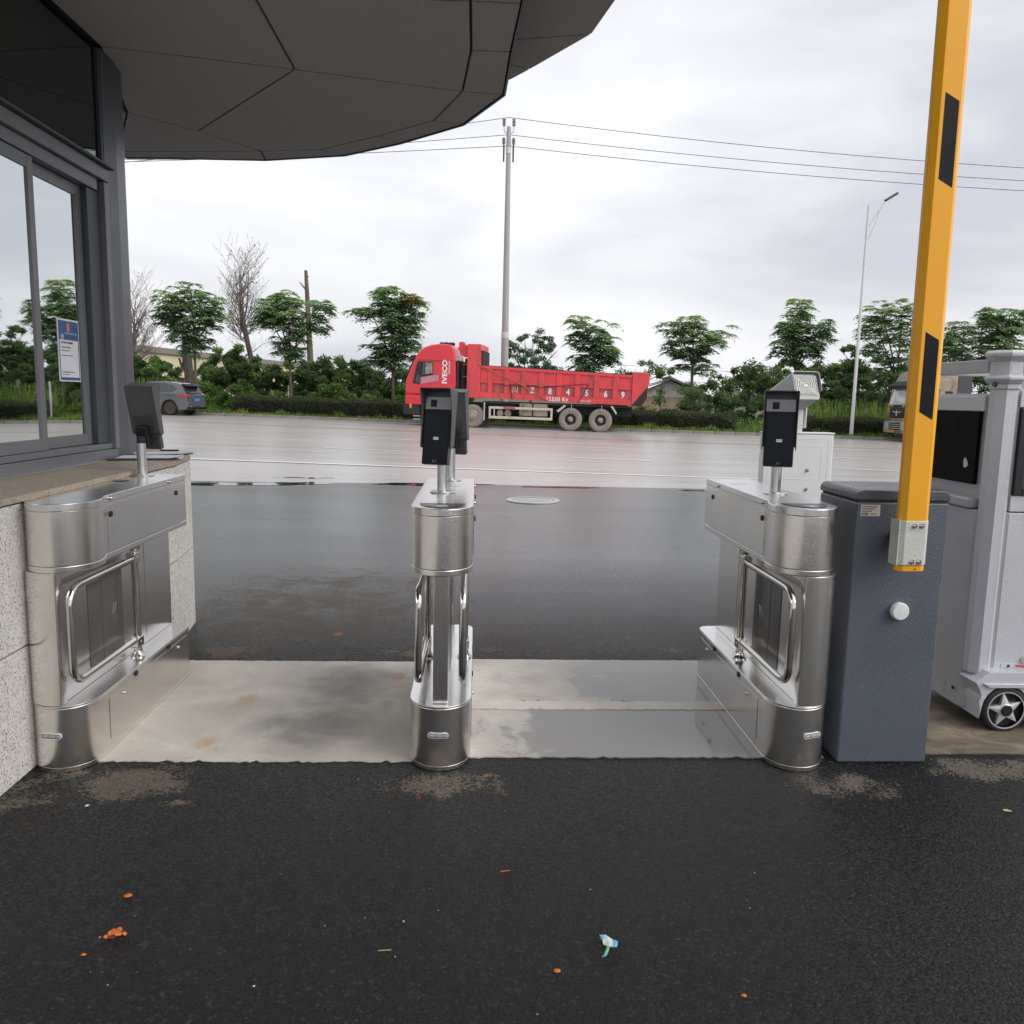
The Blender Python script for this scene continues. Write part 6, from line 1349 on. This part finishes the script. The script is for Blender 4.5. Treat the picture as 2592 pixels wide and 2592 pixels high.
# clipped hedges
def hedge(lab, P0, P1, w, h, seed, top_tint=.5):
    rng = np.random.default_rng(seed); L = math.hypot(P1[0]-P0[0], P1[1]-P0[1]); a_ = math.atan2(P1[1]-P0[1], P1[0]-P0[0])
    hd = thing('hedge', lab, 'hedge', (P0[0], P0[1], gz(*P0)+.12), a_, 'clipped hedges along the far kerb', tilt=.0125)
    b = MB(); rr = random.Random(seed); n_ = int(L)+2
    rings = []
    for i in range(n_+1):
        xx = L*i/n_; k = rr.uniform(-.05, .05); e = .25 if i in (0, n_) else 0
        rings.append([(xx, -w/2+.08+e*.4+k*.5, 0), (xx, w/2-.08-e*.4, 0), (xx, w/2-.12-e*.4, h*.8-e), (xx, 0, h-.09+k-e), (xx, -w/2+.12+e*.4+k, h*.8-e+k)])
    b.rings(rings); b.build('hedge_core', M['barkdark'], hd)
    N = int(L*w*1500)
    u = rng.uniform(0, L, N); s_ = rng.uniform(0, 1, N); P = np.zeros((N, 3)); P[:, 0] = u
    bumpz = .05*np.sin(u*1.7+seed)+.035*np.sin(u*4.1)+.03*np.sin(u*9.3+2)
    top = s_ < .4; P[top, 1] = rng.uniform(-w/2, w/2, top.sum()); P[top, 2] = h + bumpz[top] - .2*(np.abs(P[top, 1])/(w/2))**4 + rng.normal(0, .035, top.sum())
    fr = ~top & (s_ < .85); P[fr, 1] = -w/2+rng.normal(0, .05, fr.sum())+.04*np.sin(u[fr]*3.1); P[fr, 2] = rng.uniform(0.02, h-.05, fr.sum()); bk = s_ >= .85; P[bk, 1] = w/2; P[bk, 2] = rng.uniform(0, h, bk.sum())
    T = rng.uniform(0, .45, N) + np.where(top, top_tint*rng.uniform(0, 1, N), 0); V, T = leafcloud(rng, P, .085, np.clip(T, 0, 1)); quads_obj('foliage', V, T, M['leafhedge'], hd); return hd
hedge('long dark clipped hedge between the parked car and the red truck', (-13.3, 46.3), (-1.4, 44.1), 1.3, .92, 51)
hedge('dark clipped hedge behind the red truck reaching past its tail', (-1.0, 44.0), (13.2, 41.8), 1.2, .88, 52)
hedge('dark hedge behind the white camera column running to the champagne truck', (16.5, 41.5), (31, 40.5), 1.2, .86, 53)

# weeds, bushes and grass behind the kerb: masses nobody could count
def kerb_at(x_):
    for (x0, y0), (x1, y1) in zip(KERB, KERB[1:]):
        if x0 <= x_ <= x1: return y0+(y1-y0)*(x_-x0)/(x1-x0)
    return 30
def near_(l):
    k = float(np.interp(l[0]/l[1], [-.4, -.3, -.23, -.165, -.096, 0, .26, .325, .48], [.84, .88, .91, .932, .956, 1, 1.07, 1.085, 1.12])); return (l[0]*k, l[1]*k, 1.5+(l[2]-1.5)*k, l[3]*k*1.08, l[4]*k, l[5]*k*1.22)
def brush(name, lobes, m, size, dens, tr_, seed, clump=13):
    """lobes: (x, y, z, rx, ry, rz)"""
    rng = np.random.default_rng(seed); Vs, Ts = [], []
    for (x_, y_, z_, rx, ry, rz_) in lobes:
        nc = int(max(rx*rz_*clump, 8)); per = int(rx*rz_*dens/nc)+1
        d = rng.normal(size=(nc, 3)); d /= np.linalg.norm(d, axis=1)[:, None]; r_ = rng.uniform(.3, 1, (nc, 1))**.5*rng.uniform(.85, 1.1, (nc, 1)); C1 = np.array([x_, y_, z_])+d*r_*np.array([rx, ry, rz_])
        cs = rng.uniform(.18, .42, nc); o_ = rng.normal(size=(nc, per, 3)); o_ /= np.linalg.norm(o_, axis=2)[..., None]; o_ *= (rng.uniform(0, 1, (nc, per, 1))**.4)*cs[:, None, None]*np.array([1, 1, .8])
        P = (C1[:, None]+o_).reshape(-1, 3); ct = np.repeat(rng.uniform(0, 1, nc)**1.6, per); t_ = tr_[0]+(tr_[1]-tr_[0])*ct+rng.normal(0, .06, len(P)); k = P[:, 2] > .1
        V, T = leafcloud(rng, P[k], size, np.clip(t_[k], 0, 1)); Vs.append(V); Ts.append(T)
    return stuff(quads_obj(name, np.concatenate(Vs), np.concatenate(Ts), m))
rnd = random.Random(77)
Lb = [(-25.4, 64.5, 3.0, 1.2, 1.2, 1.0), (-23.9, 64, 2.6, 1.5, 1.3, 1.0), (-24.7, 63, 1.8, 2.3, 1.5, 1.1), (-27.5, 65, 2.2, 2, 1.5, 1.6), (-17.9, 60, 3.1, 1.5, 1.2, 1.1), (-16.6, 59.5, 3.2, 1.3, 1.2, 1.25), (-19, 60.2, 2.3, 1.3, 1.2, .9), (-17, 58.5, 1.9, 2.8, 1.5, 1.2),
      (-14, 58.4, 2.6, 1.2, 1.1, .95), (-12, 57.5, 2.65, 1.4, 1.2, 1.0), (-13.2, 57, 1.7, 2.4, 1.4, 1.1), (-10, 56.4, 2.8, 1.15, 1.1, .95), (-8.3, 55, 2.8, 1.2, 1.1, .9), (-7.1, 54.5, 2.5, 1.2, 1.1, .9), (-8.8, 55, 1.8, 2.6, 1.4, 1.1), (-5.3, 53.4, 2.3, 1.4, 1.1, .85), (-4.0, 52.6, 2.3, .9, .9, .75), (-5.1, 52.5, 1.5, 2, 1.2, .9), (-2, 50, 1.6, 2, 1.2, .8)]
brush('undergrowth', [near_(l) for l in Lb], M['leafdark'], .17, 3000, (.1, .95), 61)
Lw = []
for i in range(34):
    x_ = -24+i*.66; y_ = kerb_at(x_)+rnd.uniform(2.4, 4.4); Lw.append((x_, y_, rnd.uniform(.5, 1.25), rnd.uniform(.6, 1.1), .6, rnd.uniform(.5, .95)))
brush('undergrowth', Lw, M['leafweed'], .15, 2400, (.05, .75), 62)
Rb = []
for x_, y_, z_, rx, rz_ in ((13.4, 41.5, 1.0, 1.1, .7), (12.6, 41.9, 1.4, .55, .55), (14.4, 41, .9, 1.0, .75), (15.6, 41.5, 1.35, 1.1, .9), (17.8, 41, 1.5, 1.3, .9), (19.2, 40.5, 1.3, 1.4, .8), (21.5, 40, 1.2, 1.6, .9), (17, 45, 2.0, 1.8, 1.1), (20, 46, 2.1, 1.8, 1.1), (24, 46, 2.2, 2.4, 1.2), (7.8, 45, .9, 1.2, .8), (28, 44, 1.8, 3, 1.2), (21.8, 47.5, 2.6, 1.0, 1.0), (15.5, 47, 2.2, 1.6, 1.0), (18.6, 47.5, 2.7, 1.6, 1.2), (21, 48.5, 2.8, 1.5, 1.1), (26.5, 48, 2.6, 1.8, 1.3), (13.2, 48.5, 1.7, 1.2, .9)): Rb.append((x_, y_, z_, rx, rx*.8, rz_))
brush('undergrowth', [near_(l) for l in Rb], M['leafdark'], .15, 3000, (.05, .8), 63)
Ry = []
for i in range(24):
    x_ = 8.2+i*.66; y_ = kerb_at(x_)+rnd.uniform(2.6, 4.2); Ry.append((x_, y_, rnd.uniform(.25, .7), rnd.uniform(.4, .8), .5, rnd.uniform(.3, .6)))
brush('undergrowth', Ry, M['leafweed'], .11, 1300, (.15, .9), 64)
# grass strip between kerb and hedge, longer yellow tufts at the gaps
rng = np.random.default_rng(70); N = 26000; x_ = rng.uniform(-30, 30, N); ky = np.interp(x_, [k[0] for k in KERB], [k[1] for k in KERB]); dy = rng.uniform(.2, 1.0, N)**1.2*3.2
h = rng.uniform(.05, .16, N)*(1+1.4*(np.sin(x_*2.3)+np.sin(x_*5.9+dy)).clip(0, 2)*.5)*np.where(dy > 2.2, 2.3, 1); P = np.stack([x_, ky+dy, .15-.0125*x_], 1)
lean2 = rng.normal(0, .35, (N, 2)); tip = P+np.stack([lean2[:, 0]*h, lean2[:, 1]*h, h], 1); wv = np.stack([rng.uniform(.012, .03, N), np.zeros(N), np.zeros(N)], 1)
V = np.stack([P-wv, P+wv, tip+wv*.3, tip-wv*.3], 1); stuff(quads_obj('grass', V, np.clip(rng.uniform(0, .8, N)+.25*(np.sin(x_*.9) > .4), 0, 1), M['leafweed']))
# bamboo-like canes and tall weeds on the right and reeds at the left
rng = np.random.default_rng(71); N = 2600; x_ = np.concatenate([rng.uniform(17, 28, 1700), rng.uniform(-24, -19, 900)]); ky = np.interp(x_, [k[0] for k in KERB], [k[1] for k in KERB]); y_ = ky+rng.uniform(2.6, 5.0, N)
h = rng.uniform(.7, 1.9, N); P = np.stack([x_, y_, .13-.0125*x_], 1); ln = rng.normal(0, .16, (N, 2)); tip = P+np.stack([ln[:, 0]*h, ln[:, 1]*h, h], 1); wv = np.stack([rng.uniform(.012, .035, N), np.zeros(N), np.zeros(N)], 1)
V = np.stack([P-wv, P+wv, tip+wv*.3, tip-wv*.3], 1); stuff(quads_obj('tall_weeds', V, rng.uniform(.2, 1, N), M['leafweed']))

# ------------------------------------------------------------------ litter on the forecourt
wr = thing('candy_wrapper', 'torn blue, white and green plastic wrapper lying on the dark asphalt', 'wrapper', (.375, 2.05, .006), .2)
def film(pts, name, m, z=0):
    b = MB(); k = len(pts); rr = random.Random(k*7+int(pts[0][0]*1000)); top = [(x_, y_, z+.003+rr.uniform(0, .008)) for x_, y_ in pts]; c = (sum(p[0] for p in pts)/k, sum(p[1] for p in pts)/k, z+.010)
    b.add(top+[c]+[(p[0], p[1], p[2]-.0008) for p in top], [(i, (i+1) % k, k) for i in range(k)] + [(i, k+1+i, k+1+(i+1) % k, (i+1) % k) for i in range(k)]); return b.build(name, m, wr, smooth=False)
film([(-.004, .040), (.012, .043), (.020, .028), (.034, .014), (.032, -.004), (.020, -.012), (.006, -.004), (-.004, .012), (-.002, .026)], 'torn_film', M['wrapper'])
film([(-.006, .041), (.014, .045), (.012, .034), (-.004, .032)], 'blue_edge', M['cyanprint'], .003)
film([(.030, .016), (.038, .010), (.024, -.016), (.016, -.014)], 'blue_edge', M['cyanprint'], .003)
film([(.0, -.004), (.008, -.008), (-.006, -.030), (-.018, -.034), (-.010, -.018)], 'green_strip', M['greenprint'], .002)
film([(-.016, -.030), (-.008, -.034), (-.018, -.044), (-.028, -.040)], 'blue_edge', M['cyanprint'], .003)
def clod(lab, x_, y_, r_, seed, m='clay', flat=.45):
    rr = random.Random(seed); b = MB(); b.sphere((0, 0, 0), r_, 10, 7, flat); b.v = [(v_[0]*rr.uniform(.7, 1.3), v_[1]*rr.uniform(.7, 1.3), max(v_[2], -.001)*rr.uniform(.7, 1.3)) for v_ in b.v]
    o = b.build('clay_clod', M[m], None); o.location = (x_, y_, .003); o.scale = (1.5, 1, 1); tag(o, lab, 'clay clod'); return o
rr = random.Random(5); b = MB()
for i in range(46):
    a_, d_ = rr.uniform(0, 6.28), rr.gauss(0, 1); x_, y_, s_ = d_*.012*math.cos(a_)*1.4, d_*.010*math.sin(a_), rr.uniform(.0016, .0055); b.box(-s_, s_*rr.uniform(.6, 1.2), -s_*.8, s_, -s_*.3, s_*.7, TM((x_, y_, .003), rr.uniform(-.6, .6), rr.uniform(-.6, .6), a_))
o = b.build('clay_clod', M['clay'], None, smooth=False); o.location = (-.985, 2.135, .002); tag(o, 'largest patch of crushed orange clay at the left foreground', 'clay clod'); clod('orange clay clod behind the largest one', -1.02, 2.31, .009, 2); clod('small orange clay crumb nearest the left bottom corner', -1.03, 2.05, .005, 3)
clod('lone orange clay crumb below the blue wrapper', .232, 1.968, .0065, 4); clod('tiny orange clay crumb at the lower right of the wrapper', .70, 1.87, .005, 5)
o = MB().tube([(-.016, 0, 0), (.016, .006, .001)], .0016, 5).build('twig', M['clay'], None); o.location = (.11, 2.42, .006); tag(o, 'short orange twig lying in the middle of the asphalt', 'twig')
def scrap(lab, x_, y_, s_, seed, m='paper'):
    rr = random.Random(seed); b = MB(); k = 5; pts = [(s_*math.cos(6.28*i/k)*rr.uniform(.6, 1.2), s_*math.sin(6.28*i/k)*rr.uniform(.4, .8), .001+rr.uniform(0, .002)) for i in range(k)]
    b.add(pts+[(p[0], p[1], p[2]-.0006) for p in pts], [tuple(range(k)), tuple(range(2*k-1, k-1, -1))] + [(i, (i+1) % k, k+(i+1) % k, k+i) for i in range(k)]); o = b.build('paper_scrap', M[m], None, smooth=False); o.location = (x_, y_, .005); o.rotation_euler = (0, 0, rr.uniform(0, 6)); tag(o, lab, 'scrap')
scrap('triangular white scrap in front of the left turnstile', -1.39, 2.85, .012, 1); scrap('pale dry leaf on the right edge of the asphalt', 2.0, 2.8, .016, 2, 'litterstraw')
o = MB().tube([(-.018, 0, 0), (.018, .001, .001)], .0012, 4).build('match_stick', M['litterstraw'], None); o.location = (-.23, 2.05, .006); tag(o, 'thin pale match stick on the dark asphalt left of the wrapper', 'stick')
# loose pale grit scattered over the asphalt
rr = random.Random(12); b = MB()
for i in range(300):
    x_, y_ = rr.uniform(-2.2, 2.8), rr.uniform(1.4, 9.5); s_ = rr.uniform(.0008, .0019)*(1+max(y_-3, 0)*.12); a_ = rr.uniform(0, 3); T = TM((x_, y_, .003), rr.uniform(-.5, .5), rr.uniform(-.5, .5), a_); b.box(-s_*rr.uniform(1, 2.2), s_, -s_, s_, -s_*.5, s_*.6, T)
stuff(b.build('loose_grit', mk('pale_grit', (.42, .4, .37), .8, var=.4, vs_=9), None, smooth=False))
